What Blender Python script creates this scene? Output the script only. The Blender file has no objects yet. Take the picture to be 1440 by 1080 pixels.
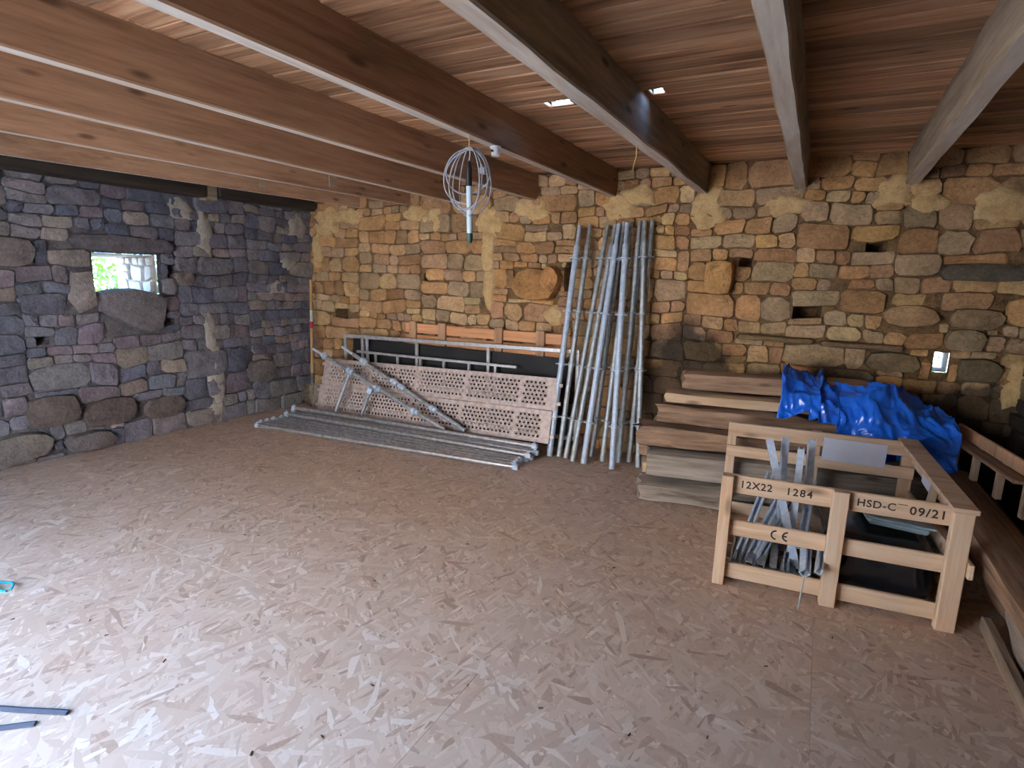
import bpy, math, random
from mathutils import Vector, Matrix, noise

# ------------------------------------------------------------------ camera, sky, light, exposure
scene = bpy.context.scene
col = scene.collection
random.seed(7)

cam_d = bpy.data.cameras.new('camera')
cam_d.sensor_width = 36.0
cam_d.lens = 20.0
cam_d.clip_start = 0.05
cam = bpy.data.objects.new('camera', cam_d)
col.objects.link(cam)
RIGHT = Vector((0.88081953, 0.47253308, 0.02948628))
DOWN = Vector((0.11157505, -0.1466482, -0.98287604))
FWD = Vector((-0.46011733, 0.86902635, -0.1818935))
m = Matrix((RIGHT, -DOWN, -FWD)).transposed().to_4x4()
m.translation = (0, 0, 1.65)
cam.matrix_world = m
scene.camera = cam

scene.view_settings.view_transform = 'Standard'
scene.view_settings.look = 'None'
scene.view_settings.gamma = 1.0
scene.view_settings.use_curve_mapping = False
scene.view_settings.exposure = -0.12
scene.cycles.use_denoising = True
scene.cycles.max_bounces = 10
scene.cycles.diffuse_bounces = 8
scene.cycles.glossy_bounces = 4
scene.cycles.caustics_reflective = False
scene.cycles.caustics_refractive = False
scene.cycles.sample_clamp_indirect = 6.0

world = bpy.data.worlds.new('overcast_sky')
scene.world = world
world.use_nodes = True
wn = world.node_tree
wn.nodes.clear()
w_out = wn.nodes.new('ShaderNodeOutputWorld')
w_bg = wn.nodes.new('ShaderNodeBackground')
w_geo = wn.nodes.new('ShaderNodeNewGeometry')
w_sep = wn.nodes.new('ShaderNodeSeparateXYZ')
w_ramp = wn.nodes.new('ShaderNodeValToRGB')
w_ramp.color_ramp.elements[0].color = (0.36, 0.62, 1.0, 1)
w_ramp.color_ramp.elements[1].color = (0.16, 0.42, 1.0, 1)
w_bg.inputs['Strength'].default_value = 38.0
wn.links.new(w_geo.outputs['Position'], w_sep.inputs[0])
wn.links.new(w_sep.outputs['Z'], w_ramp.inputs[0])
wn.links.new(w_ramp.outputs[0], w_bg.inputs['Color'])
wn.links.new(w_bg.outputs[0], w_out.inputs[0])

sun_d = bpy.data.lights.new('sun', 'SUN')
sun_d.energy = 115.0
sun_d.angle = math.radians(0.6)
sun_d.color = (1.0, 0.945, 0.85)
sun = bpy.data.objects.new('sun', sun_d)
sun.rotation_euler = Vector((0.15, -1.0, -1.05)).to_track_quat('-Z', 'Y').to_euler()   # shines over the barn onto the yard and the added wall opposite
col.objects.link(sun)

# room measures (metres)
XL, XR, YB, YF = -5.70, 1.34, 5.27, -0.30
ZJ, ZC = 2.42, 2.66           # underside of joists, underside of boards
DOOR = (-4.3, -1.1, 2.25)     # door in the front wall: x0, x1, lintel height


def portal(name, loc, rot, sx, sy):
    l = bpy.data.lights.new(name, 'AREA')
    l.shape = 'RECTANGLE'
    l.size, l.size_y = sx, sy
    l.cycles.is_portal = True
    o = bpy.data.objects.new(name, l)
    o.location = loc
    o.rotation_euler = rot
    col.objects.link(o)


portal('door_daylight', ((DOOR[0] + DOOR[1]) / 2, YF - 0.05, DOOR[2] / 2), (math.pi / 2, 0, 0), DOOR[1] - DOOR[0], DOOR[2])


# ------------------------------------------------------------------ materials
MATS = {}


def srgb(r, g, b):
    def f(c):
        c /= 255.0
        return c / 12.92 if c <= 0.04045 else ((c + 0.055) / 1.055) ** 2.4
    return (f(r), f(g), f(b), 1.0)


class NT:
    def __init__(self, name):
        self.m = bpy.data.materials.new(name)
        self.m.use_nodes = True
        self.t = self.m.node_tree
        self.b = self.t.nodes['Principled BSDF']
        MATS[name] = self.m

    def n(self, typ, **kw):
        nd = self.t.nodes.new(typ)
        for k, v in kw.items():
            setattr(nd, k, v)
        return nd

    def l(self, a, b):
        self.t.links.new(a, b)

    def coords(self, scale=(1, 1, 1), rot=(0, 0, 0), src='Object', loc=None):
        tc = self.n('ShaderNodeTexCoord')
        mp = self.n('ShaderNodeMapping')
        mp.inputs['Scale'].default_value = scale
        mp.inputs['Rotation'].default_value = rot
        self.l(tc.outputs[src], mp.inputs[0])
        if loc is not None:
            self.l(loc, mp.inputs['Location'])
        return mp.outputs[0]

    def noise(self, vec, scale=5, detail=4, rough=0.6):
        nd = self.n('ShaderNodeTexNoise')
        nd.inputs['Scale'].default_value = scale
        nd.inputs['Detail'].default_value = detail
        nd.inputs['Roughness'].default_value = rough
        self.l(vec, nd.inputs['Vector'])
        return nd.outputs['Fac']

    def ramp(self, fac, stops):
        nd = self.n('ShaderNodeValToRGB')
        e = nd.color_ramp.elements
        while len(e) < len(stops):
            e.new(0.5)
        for i, (p, c) in enumerate(stops):
            e[i].position = p
            e[i].color = c
        self.l(fac, nd.inputs[0])
        return nd.outputs[0]

    def mix(self, fac, a, b, mode='MIX'):
        nd = self.n('ShaderNodeMix', data_type='RGBA', blend_type=mode)
        for i, v in ((0, fac), (6, a), (7, b)):
            if hasattr(v, 'is_output'):
                self.l(v, nd.inputs[i])
            else:
                nd.inputs[i].default_value = v
        return nd.outputs[2]

    def math(self, op, a, b=0.0):
        nd = self.n('ShaderNodeMath', operation=op)
        for i, v in ((0, a), (1, b)):
            if hasattr(v, 'is_output'):
                self.l(v, nd.inputs[i])
            else:
                nd.inputs[i].default_value = v
        return nd.outputs[0]

    def bump(self, h, strength=0.3, dist=0.01):
        nd = self.n('ShaderNodeBump')
        nd.inputs['Strength'].default_value = strength
        nd.inputs['Distance'].default_value = dist
        self.l(h, nd.inputs['Height'])
        self.l(nd.outputs[0], self.b.inputs['Normal'])

    def finish(self, color, rough=0.8, metal=0.0, spec=None):
        if hasattr(color, 'is_output'):
            self.l(color, self.b.inputs['Base Color'])
        else:
            self.b.inputs['Base Color'].default_value = color
        if hasattr(rough, 'is_output'):
            self.l(rough, self.b.inputs['Roughness'])
        else:
            self.b.inputs['Roughness'].default_value = rough
        self.b.inputs['Metallic'].default_value = metal
        if spec is not None:
            self.b.inputs['Specular IOR Level'].default_value = spec
        return self.m


def mat_wood(name, dark, mid, light, axis='X', rnd=0.25, rough=0.75, knots=True, grain=1.0, world=False):
    """timber with grain along an object axis, each piece of its own tone"""
    n = NT(name)
    oi = n.n('ShaderNodeObjectInfo')
    off = n.math('MULTIPLY', oi.outputs['Random'], 37.0)
    comb = n.n('ShaderNodeCombineXYZ')
    for i in range(3):
        n.l(off, comb.inputs[i])
    sc = {'X': (0.9, 14, 14), 'Y': (14, 0.9, 14), 'Z': (14, 14, 0.9)}[axis]
    vec = n.coords(scale=sc, loc=comb.outputs[0])
    fine = n.noise(vec, 2.2 * grain, 6, 0.65)
    sc2 = {'X': (0.35, 3, 3), 'Y': (3, 0.35, 3), 'Z': (3, 3, 0.35)}[axis]
    v2 = n.coords(scale=sc2, loc=comb.outputs[0])
    broad = n.noise(v2, 1.6, 3, 0.5)
    c = n.ramp(n.math('ADD', n.math('MULTIPLY', fine, 0.6), n.math('MULTIPLY', broad, 0.4)),
               [(0.33, dark), (0.5, mid), (0.68, light)])
    if knots:
        v3 = n.coords(scale={'X': (2.2, 7, 7), 'Y': (7, 2.2, 7), 'Z': (7, 7, 2.2)}[axis], loc=comb.outputs[0])
        vo = n.n('ShaderNodeTexVoronoi')
        vo.inputs['Scale'].default_value = 1.0
        n.l(v3, vo.inputs['Vector'])
        k = n.ramp(vo.outputs['Distance'], [(0.06, (1, 1, 1, 1)), (0.16, (0, 0, 0, 1))])
        c = n.mix(n.math('MULTIPLY', k, 0.75), c, tuple(v * 0.35 for v in dark[:3]) + (1,))
    hs = n.n('ShaderNodeHueSaturation')
    v = n.math('ADD', n.math('MULTIPLY', oi.outputs['Random'], 2 * rnd), 1.0 - rnd)
    n.l(v, hs.inputs['Value'])
    n.l(c, hs.inputs['Color'])
    n.bump(fine, 0.35, 0.004)
    return n.finish(hs.outputs[0], rough, 0, 0.3)


mat_wood('joist_pine', srgb(116, 86, 64), srgb(150, 116, 90), srgb(172, 138, 110), 'Y', 0.08)
mat_wood('joist_underside', srgb(168, 150, 132), srgb(206, 192, 174), srgb(226, 216, 202), 'Y', 0.04, knots=False)
mat_wood('joist_old', srgb(104, 90, 74), srgb(146, 130, 110), srgb(174, 158, 136), 'Y', 0.08)
mat_wood('ceiling_board', srgb(104, 70, 46), srgb(172, 130, 96), srgb(204, 166, 130), 'X', 0.36)
mat_wood('crate_wood', srgb(170, 138, 108), srgb(204, 174, 144), srgb(222, 198, 172), 'X', 0.10, grain=0.8)
mat_wood('crate_post_wood', srgb(170, 138, 108), srgb(204, 174, 144), srgb(222, 198, 172), 'Z', 0.10, grain=0.8)
mat_wood('pallet_orange', srgb(160, 104, 64), srgb(200, 142, 98), srgb(216, 164, 122), 'X', 0.12)
mat_wood('pallet_post', srgb(130, 96, 70), srgb(166, 130, 100), srgb(184, 152, 120), 'Z', 0.12)
mat_wood('beam_brown', srgb(70, 52, 38), srgb(130, 104, 84), srgb(166, 140, 116), 'X', 0.1)
mat_wood('beam_grey', srgb(66, 58, 50), srgb(122, 112, 102), srgb(156, 146, 136), 'X', 0.08)
mat_wood('beam_pale', srgb(142, 114, 86), srgb(180, 152, 120), srgb(198, 174, 146), 'X', 0.08)
mat_wood('plank_brown_y', srgb(100, 84, 70), srgb(140, 122, 104), srgb(162, 146, 128), 'Y', 0.08)
mat_wood('log_pale', srgb(112, 98, 80), srgb(150, 136, 116), srgb(176, 164, 144), 'Y', 0.05)
mat_wood('handle_ash', srgb(150, 110, 64), srgb(190, 150, 98), srgb(206, 170, 120), 'Z', 0.02, knots=False)
mat_wood('plate_dark', srgb(30, 26, 24), srgb(52, 45, 40), srgb(70, 62, 54), 'Y', 0.1)


def paint_shade(n, pos, c):
    """shade painted into wall colour behind poles and pile and in right corner"""
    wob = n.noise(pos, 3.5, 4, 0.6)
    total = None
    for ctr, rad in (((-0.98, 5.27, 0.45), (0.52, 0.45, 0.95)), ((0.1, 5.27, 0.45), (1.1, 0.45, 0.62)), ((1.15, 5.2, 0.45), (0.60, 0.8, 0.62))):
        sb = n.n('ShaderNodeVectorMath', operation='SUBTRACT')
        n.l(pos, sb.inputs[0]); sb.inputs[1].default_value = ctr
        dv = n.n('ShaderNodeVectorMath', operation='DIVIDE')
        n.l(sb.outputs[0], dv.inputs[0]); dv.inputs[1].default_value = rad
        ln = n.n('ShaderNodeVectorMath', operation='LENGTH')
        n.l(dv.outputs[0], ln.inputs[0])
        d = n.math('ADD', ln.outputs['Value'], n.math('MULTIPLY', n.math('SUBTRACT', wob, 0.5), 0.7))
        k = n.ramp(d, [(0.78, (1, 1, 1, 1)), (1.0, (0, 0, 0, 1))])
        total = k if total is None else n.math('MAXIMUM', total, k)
    return n.mix(n.math('MULTIPLY', total, 0.86), c, (0.016, 0.014, 0.012, 1))  # lays the painted shade over stone and mortar colour


def mat_stone():
    n = NT('stone')
    at = n.n('ShaderNodeAttribute', attribute_name='tint')
    vec = n.coords(src='Object')
    geo = n.n('ShaderNodeNewGeometry')
    big = n.noise(geo.outputs['Position'], 6.0, 5, 0.65)
    fine = n.noise(geo.outputs['Position'], 38.0, 5, 0.7)
    c = n.mix(0.85, at.outputs['Color'], n.ramp(big, [(0.3, (0.55, 0.5, 0.46, 1)), (0.7, (1.25, 1.2, 1.12, 1))]), 'MULTIPLY')
    c = n.mix(0.7, c, n.ramp(fine, [(0.3, (0.6, 0.58, 0.55, 1)), (0.7, (1.25, 1.25, 1.25, 1))]), 'MULTIPLY')
    c = paint_shade(n, geo.outputs['Position'], c)
    h = n.math('ADD', n.math('MULTIPLY', big, 1.6), n.math('MULTIPLY', fine, 0.5))
    n.bump(h, 0.9, 0.025)
    return n.finish(c, 0.95, 0, 0.2)


mat_stone()


def mat_rough(name, c1, c2, scale=9, rough=0.95, bs=0.9, bd=0.03):
    n = NT(name)
    geo = n.n('ShaderNodeNewGeometry')
    a = n.noise(geo.outputs['Position'], scale, 6, 0.7)
    b = n.noise(geo.outputs['Position'], scale * 5, 4, 0.7)
    c = n.ramp(n.math('ADD', n.math('MULTIPLY', a, 0.65), n.math('MULTIPLY', b, 0.35)), [(0.35, c1), (0.65, c2)])
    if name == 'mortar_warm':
        c = paint_shade(n, geo.outputs['Position'], c)
    n.bump(n.math('ADD', a, n.math('MULTIPLY', b, 0.4)), bs, bd)
    return n.finish(c, rough, 0, 0.2)


mat_rough('mortar_warm', srgb(66, 50, 34), srgb(140, 110, 76), 14)
mat_rough('mortar_cool', srgb(62, 60, 64), srgb(112, 108, 110))
mat_rough('mortar_patch_warm', srgb(170, 136, 88), srgb(214, 184, 134), 14, bs=0.6, bd=0.02)
mat_rough('mortar_patch_cool', srgb(128, 122, 114), srgb(172, 166, 156), 14, bs=0.6, bd=0.02)
mat_rough('plain_masonry', srgb(110, 95, 78), srgb(150, 132, 108), 4)
mat_rough('yard_wall_masonry', srgb(178, 170, 160), srgb(206, 198, 188), 4)
mat_rough('gravel_ground', srgb(140, 130, 118), srgb(186, 176, 164), 12)
mat_rough('dark_soil', srgb(30, 26, 22), srgb(56, 48, 40), 20)


def mat_osb():
    n = NT('osb')
    geo = n.n('ShaderNodeNewGeometry')
    oi = n.n('ShaderNodeObjectInfo')
    comb = n.n('ShaderNodeCombineXYZ')
    n.l(n.math('MULTIPLY', oi.outputs['Random'], 23.0), comb.inputs[0])
    n.l(n.math('MULTIPLY', oi.outputs['Random'], 11.0), comb.inputs[1])
    add = n.n('ShaderNodeVectorMath', operation='ADD')
    n.l(geo.outputs['Position'], add.inputs[0])
    n.l(comb.outputs[0], add.inputs[1])
    # waviness so that strand edges are not ruler straight
    wv = n.n('ShaderNodeTexNoise')
    wv.inputs['Scale'].default_value = 9.0
    n.l(add.outputs[0], wv.inputs['Vector'])
    sub = n.n('ShaderNodeVectorMath', operation='MULTIPLY_ADD')
    n.l(wv.outputs['Color'], sub.inputs[0])
    sub.inputs[1].default_value = (0.010, 0.010, 0)
    n.l(add.outputs[0], sub.inputs[2])
    best = None
    hue = None
    for i, (ang, lx, ly) in enumerate(((0.25, 8, 34), (1.15, 7, 30), (2.0, 9, 42), (2.75, 7, 32), (0.7, 12, 66), (1.7, 11, 60))):
        mp = n.n('ShaderNodeMapping')
        mp.inputs['Location'].default_value = (i * 3.7, i * 1.9, i)
        mp.inputs['Scale'].default_value = (1, 1, 1)
        mp.inputs['Rotation'].default_value = (0, 0, ang)
        n.l(sub.outputs[0], mp.inputs[0])
        m2 = n.n('ShaderNodeMapping')
        m2.inputs['Scale'].default_value = (lx, ly, 0.0)
        n.l(mp.outputs[0], m2.inputs[0])
        vo = n.n('ShaderNodeTexVoronoi', voronoi_dimensions='2D')
        vo.inputs['Scale'].default_value = 1.0
        n.l(m2.outputs[0], vo.inputs['Vector'])
        sp = n.n('ShaderNodeSeparateColor')
        n.l(vo.outputs['Color'], sp.inputs[0])
        r, g = sp.outputs[0], sp.outputs[1]
        if best is None:
            best, hue = r, g
        else:
            gt = n.math('GREATER_THAN', r, best)
            mx = n.n('ShaderNodeMix', data_type='FLOAT')
            n.l(gt, mx.inputs[0]); n.l(hue, mx.inputs[2]); n.l(g, mx.inputs[3])
            hue = mx.outputs[0]
            best = n.math('MAXIMUM', r, best)
    fine = n.noise(add.outputs[0], 60, 4, 0.7)
    val = n.math('ADD', n.math('MULTIPLY', hue, 0.8), n.math('MULTIPLY', fine, 0.2))
    c = n.ramp(val, [(0.08, srgb(158, 130, 110)), (0.2, srgb(188, 160, 138)), (0.5, srgb(200, 173, 150)), (0.8, srgb(210, 185, 163)), (0.95, srgb(228, 211, 193))])
    # broad wear: pale scuffed middle, browner boards
    wear = n.noise(geo.outputs['Position'], 0.9, 5, 0.6)
    c = n.mix(0.6, c, n.ramp(wear, [(0.3, (0.86, 0.82, 0.78, 1)), (0.7, (1.08, 1.07, 1.06, 1))]), 'MULTIPLY')
    n.bump(best, 0.25, 0.003)
    return n.finish(c, 0.42, 0, 0.5)


mat_osb()


def mat_metal(name, c1, c2, rough=0.45, metal=0.85, scale=25):
    n = NT(name)
    geo = n.n('ShaderNodeNewGeometry')
    a = n.noise(geo.outputs['Position'], scale, 4, 0.6)
    n.bump(a, 0.08, 0.003)
    r = n.math('ADD', n.math('MULTIPLY', a, 0.25), rough - 0.12)
    return n.finish(n.ramp(a, [(0.35, c1), (0.65, c2)]), r, metal)


mat_metal('galvanised', srgb(146, 150, 150), srgb(186, 190, 190), 0.5, 0.55)
mat_metal('galvanised_bright', srgb(198, 212, 228), srgb(230, 240, 250), 0.45, 0.2)
mat_metal('deck_steel', srgb(172, 152, 142), srgb(206, 188, 176), 0.6, 0.35)
mat_metal('aluminium', srgb(190, 186, 182), srgb(222, 218, 212), 0.45, 0.6)
mat_metal('pipe_grey', srgb(140, 136, 136), srgb(182, 178, 176), 0.38, 0.6)
mat_metal('blade_steel', srgb(70, 64, 56), srgb(112, 102, 88), 0.6, 0.5)


def mat_plain(name, c, rough=0.6, metal=0.0, spec=0.4, var=0.12, scale=18, bump=0.0):
    n = NT(name)
    geo = n.n('ShaderNodeNewGeometry')
    a = n.noise(geo.outputs['Position'], scale, 4, 0.6)
    lo = tuple(v * (1 - var) for v in c[:3]) + (1,)
    hi = tuple(min(1, v * (1 + var)) for v in c[:3]) + (1,)
    if bump:
        n.bump(a, bump, 0.01)
    return n.finish(n.ramp(a, [(0.3, lo), (0.7, hi)]), rough, metal, spec)


mat_plain('tarp_blue', srgb(28, 100, 214), 0.24, spec=0.6, var=0.25, scale=6, bump=0.25)
mat_plain('black_film', srgb(16, 18, 22), 0.25, spec=0.6, bump=0.3, scale=14)
mat_plain('black_sheet', srgb(12, 12, 14), 0.7, spec=0.4, bump=0.3, scale=14)
mat_plain('tub_grey', srgb(120, 140, 148), 0.35)
mat_plain('paper', srgb(226, 226, 236), 0.8, var=0.03)
mat_plain('cable_grey', srgb(140, 142, 150), 0.5)
mat_plain('white_plastic', srgb(226, 228, 226), 0.4, var=0.04)
mat_plain('tube_acrylic', srgb(206, 222, 226), 0.2, spec=0.6, var=0.05)
mat_plain('rubber_black', srgb(22, 24, 26), 0.5)
mat_plain('cap_green', srgb(40, 70, 58), 0.4)
mat_plain('twine', srgb(196, 168, 104), 0.9)
mat_plain('ink', srgb(46, 40, 40), 0.8, var=0.4, scale=60)
mat_plain('red_paint', srgb(176, 30, 40), 0.5)
mat_plain('white_paint', srgb(216, 214, 206), 0.5)
mat_plain('strap_dark', srgb(58, 64, 76), 0.6)
mat_plain('strap_teal', srgb(20, 130, 150), 0.5)
mat_plain('chip_brown', srgb(84, 58, 36), 0.9, var=0.4)
mat_plain('leaf', srgb(96, 140, 40), 0.6, var=0.4, scale=9)
mat_plain('grass', srgb(110, 140, 60), 0.8, var=0.3, scale=6)
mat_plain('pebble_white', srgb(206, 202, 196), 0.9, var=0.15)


# ------------------------------------------------------------------ mesh helpers
class MB:
    def __init__(self):
        self.v, self.f = [], []

    def add(self, verts, faces):
        k = len(self.v)
        self.v += [tuple(p) for p in verts]
        self.f += [tuple(i + k for i in fc) for fc in faces]

    def box(self, lo, hi, mat=None, bevel=0.0):
        x0, y0, z0 = lo
        x1, y1, z1 = hi
        b = min(bevel, (x1 - x0) * .4, (y1 - y0) * .4, (z1 - z0) * .4)
        if b <= 0:
            vs = [(x, y, z) for z in (z0, z1) for y in (y0, y1) for x in (x0, x1)]
            fs = [(0, 2, 3, 1), (4, 5, 7, 6), (0, 1, 5, 4), (2, 6, 7, 3), (0, 4, 6, 2), (1, 3, 7, 5)]
        else:
            vs, fs, ix = [], [], {}
            for sx in (0, 1):
                for sy in (0, 1):
                    for sz in (0, 1):
                        cx, cy, cz = (x0, x1)[sx], (y0, y1)[sy], (z0, z1)[sz]
                        dx, dy, dz = (b, -b)[sx], (b, -b)[sy], (b, -b)[sz]
                        for a, p in (('x', (cx, cy + dy, cz + dz)), ('y', (cx + dx, cy, cz + dz)), ('z', (cx + dx, cy + dy, cz))):
                            ix[(sx, sy, sz, a)] = len(vs)
                            vs.append(p)
            def g(a, s):
                o = [(0, 0), (1, 0), (1, 1), (0, 1)]
                r = []
                for p, q in o:
                    key = {'x': (s, p, q), 'y': (p, s, q), 'z': (p, q, s)}[a]
                    r.append(ix[key + (a,)])
                return tuple(r)
            for a in 'xyz':
                for s in (0, 1):
                    fs.append(g(a, s))
            for sx in (0, 1):
                for sy in (0, 1):
                    fs.append((ix[(sx, sy, 0, 'x')], ix[(sx, sy, 1, 'x')], ix[(sx, sy, 1, 'y')], ix[(sx, sy, 0, 'y')]))
                    fs.append((ix[(sx, 0, sy, 'x')], ix[(sx, 1, sy, 'x')], ix[(sx, 1, sy, 'z')], ix[(sx, 0, sy, 'z')]))
                    fs.append((ix[(0, sx, sy, 'y')], ix[(1, sx, sy, 'y')], ix[(1, sx, sy, 'z')], ix[(0, sx, sy, 'z')]))
                    for sz in (0, 1):
                        fs.append((ix[(sx, sy, sz, 'x')], ix[(sx, sy, sz, 'y')], ix[(sx, sy, sz, 'z')]))
        if mat is not None:
            vs = [mat @ Vector(p) for p in vs]
        self.add(vs, fs)
        return self

    def tube(self, pts, r, seg=10, caps=True, hollow=0.0):
        pts = [Vector(p) for p in pts]
        rs = r if isinstance(r, (list, tuple)) else [r] * len(pts)
        n = len(pts)
        up = None
        rings = []
        for i, p in enumerate(pts):
            d = (pts[min(i + 1, n - 1)] - pts[max(i - 1, 0)]).normalized()
            if up is None:
                up = Vector((0, 0, 1)) if abs(d.z) < 0.9 else Vector((1, 0, 0))
            a = (up - d * up.dot(d))
            a = a.normalized() if a.length > 1e-6 else d.orthogonal().normalized()
            b = d.cross(a)
            up = a
            rings.append([p + (a * math.cos(t) + b * math.sin(t)) * rs[i] for t in (2 * math.pi * k / seg for k in range(seg))])
        vs = [q for rg in rings for q in rg]
        fs = [(i * seg + k, i * seg + (k + 1) % seg, (i + 1) * seg + (k + 1) % seg, (i + 1) * seg + k) for i in range(n - 1) for k in range(seg)]
        if caps and not hollow:
            fs += [tuple(range(seg - 1, -1, -1)), tuple((n - 1) * seg + k for k in range(seg))]
        self.add(vs, fs)
        if hollow:     # open ends with a visible wall and a recessed plug
            for e, s in ((0, 1), (n - 1, -1)):
                p = pts[e]
                d = (pts[1] - pts[0]).normalized() if e == 0 else (pts[-1] - pts[-2]).normalized() * -1
                inner = [p + (q - p) * hollow for q in rings[e]]
                deep = [q + d * rs[e] * 1.5 for q in inner]
                vs = list(rings[e]) + inner + deep
                fs = []
                for k in range(seg):
                    k2 = (k + 1) % seg
                    fs += [(k, k2, seg + k2, seg + k), (seg + k, seg + k2, 2 * seg + k2, 2 * seg + k)]
                fs.append(tuple(2 * seg + k for k in range(seg)))
                self.add(vs, fs)
        return self

    def build(self, name, mat, parent=None, smooth=False, loc=None, rot=None):
        me = bpy.data.meshes.new(name)
        me.from_pydata(self.v, [], self.f)
        me.materials.append(MATS[mat])
        if smooth:
            me.polygons.foreach_set('use_smooth', [True] * len(me.polygons))
            try:
                me.set_sharp_from_angle(angle=math.radians(50))
            except Exception:
                pass
        me.update()
        o = bpy.data.objects.new(name, me)
        col.objects.link(o)
        if parent is not None:
            o.parent = parent
        if loc is not None:
            o.location = loc
        if rot is not None:
            o.rotation_euler = rot
        return o


def tag(o, label=None, cat=None, group=None, kind=None):
    if label: o['label'] = label
    if cat: o['category'] = cat
    if group: o['group'] = group
    if kind: o['kind'] = kind
    return o


def empty(name, loc=(0, 0, 0), rot=(0, 0, 0)):
    o = bpy.data.objects.new(name, None)
    o.empty_display_size = 0.1
    o.location = loc
    o.rotation_euler = rot
    col.objects.link(o)
    return o


def clone(o, parent=None):
    c = o.copy()
    col.objects.link(c)
    c.parent = parent
    for ch in o.children:
        clone(ch, c)
    return c


def frame_to(p, q, roll=0.0):
    """matrix that puts local +Z along p->q with its origin at p"""
    d = (Vector(q) - Vector(p)).normalized()
    mt = d.to_track_quat('Z', 'Y').to_matrix().to_4x4() @ Matrix.Rotation(roll, 4, 'Z')
    mt.translation = Vector(p)
    return mt


def n3(x, y, z=0.0):
    return noise.noise(Vector((x, y, z)))


# ------------------------------------------------------------------ masonry
def rubble(u0, u1, v0, v1, rng, hmin, hmax, asp=(1.0, 2.6), wmax=0.5):
    """irregular courses, broken into blocks so that bed joints do not run through; returns cells"""
    cells = []
    u = u0
    while u < u1 - 1e-6:
        z = min(u + rng.uniform(0.55, 1.15), u1)
        if u1 - z < 0.35:
            z = u1
        v = v0
        while v < v1 - 1e-6:
            h = hmin + (hmax - hmin) * rng.random() ** 1.5
            if v < 0.6:
                h *= 1.25
            if v1 - (v + h) < hmin * 0.8:
                h = v1 - v
            x = u
            while x < z - 1e-6:
                w = min(wmax, max(0.09, h * rng.uniform(*asp)))
                if z - (x + w) < 0.1:
                    w = z - x
                if h > hmin * 1.7 and w < 0.3 and rng.random() < 0.35:
                    s = rng.uniform(0.35, 0.65)
                    cells.append((x, x + w, v, v + h * s))
                    cells.append((x, x + w, v + h * s, v + h))
                elif w > 0.34 and h > hmin * 1.5 and rng.random() < 0.3:
                    s = rng.uniform(0.4, 0.6)
                    cells.append((x, x + w * s, v, v + h))
                    cells.append((x + w * s, x + w, v, v + h))
                else:
                    cells.append((x, x + w, v, v + h))
                x += w
            v += h
        u = z
    return cells


def stone_mesh(name, outline, depth_back, prot, rng, tint, to3, c):
    """outline in wall (u, v); rounded lump with a knobbly face. c = centre (u, v)"""
    k = len(outline)
    cu, cv = c
    tu, tv = rng.uniform(-0.09, 0.09), rng.uniform(-0.09, 0.09)      # face tilt
    vs = []
    for s, d, jit in ((1.0, -depth_back, 0), (1.0, -0.002, 0.15), (0.93, prot * 0.8, 0.45), (0.5, prot, 0.8)):
        for (a, b) in outline:
            du, dv = (a - cu) * s, (b - cv) * s
            dd = d + (du * tu + dv * tv if d > 0 else 0) + jit * rng.uniform(-0.007, 0.007)
            vs.append((du, dv, dd))
    vs.append((0, 0, prot + rng.uniform(-0.004, 0.006)))
    fs = []
    for r in range(3):
        for i in range(k):
            j = (i + 1) % k
            fs.append((r * k + i, r * k + j, (r + 1) * k + j, (r + 1) * k + i))
    for i in range(k):
        fs.append((3 * k + i, 3 * k + (i + 1) % k, 4 * k))
    return [to3(a, b, d) for a, b, d in vs], fs


def outline_of(cell, rng, warp, gap):
    """roughly squared stone: chipped corners and slightly bowed edges"""
    a, b, c, d = cell
    a, b, c, d = a + gap, b - gap, c + gap, d - gap
    w, h = b - a, d - c
    m = min(w, h)
    def j(s): return rng.uniform(-s, s) * m
    pts = []
    for (x, y, dx, dy) in ((a, c, 1, 1), (b, c, -1, 1), (b, d, -1, -1), (a, d, 1, -1)):
        kx, ky = rng.uniform(.06, .34) * m, rng.uniform(.06, .34) * m
        p, q = (x, y + dy * ky), (x + dx * kx, y)
        if dx * dy < 0:
            p, q = q, p
        pts += [p, q]
    out = []
    n = len(pts)
    for i in range(n):
        out.append((pts[i][0] + j(.03), pts[i][1] + j(.03)))
        p, q = pts[i], pts[(i + 1) % n]
        if math.hypot(p[0] - q[0], p[1] - q[1]) > .5 * max(w, h):
            t = rng.uniform(.35, .65)
            out.append((p[0] + (q[0] - p[0]) * t + j(.05), p[1] + (q[1] - p[1]) * t + j(.05)))
    return [warp(*p) for p in out], warp((a + b) / 2, (c + d) / 2)


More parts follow.
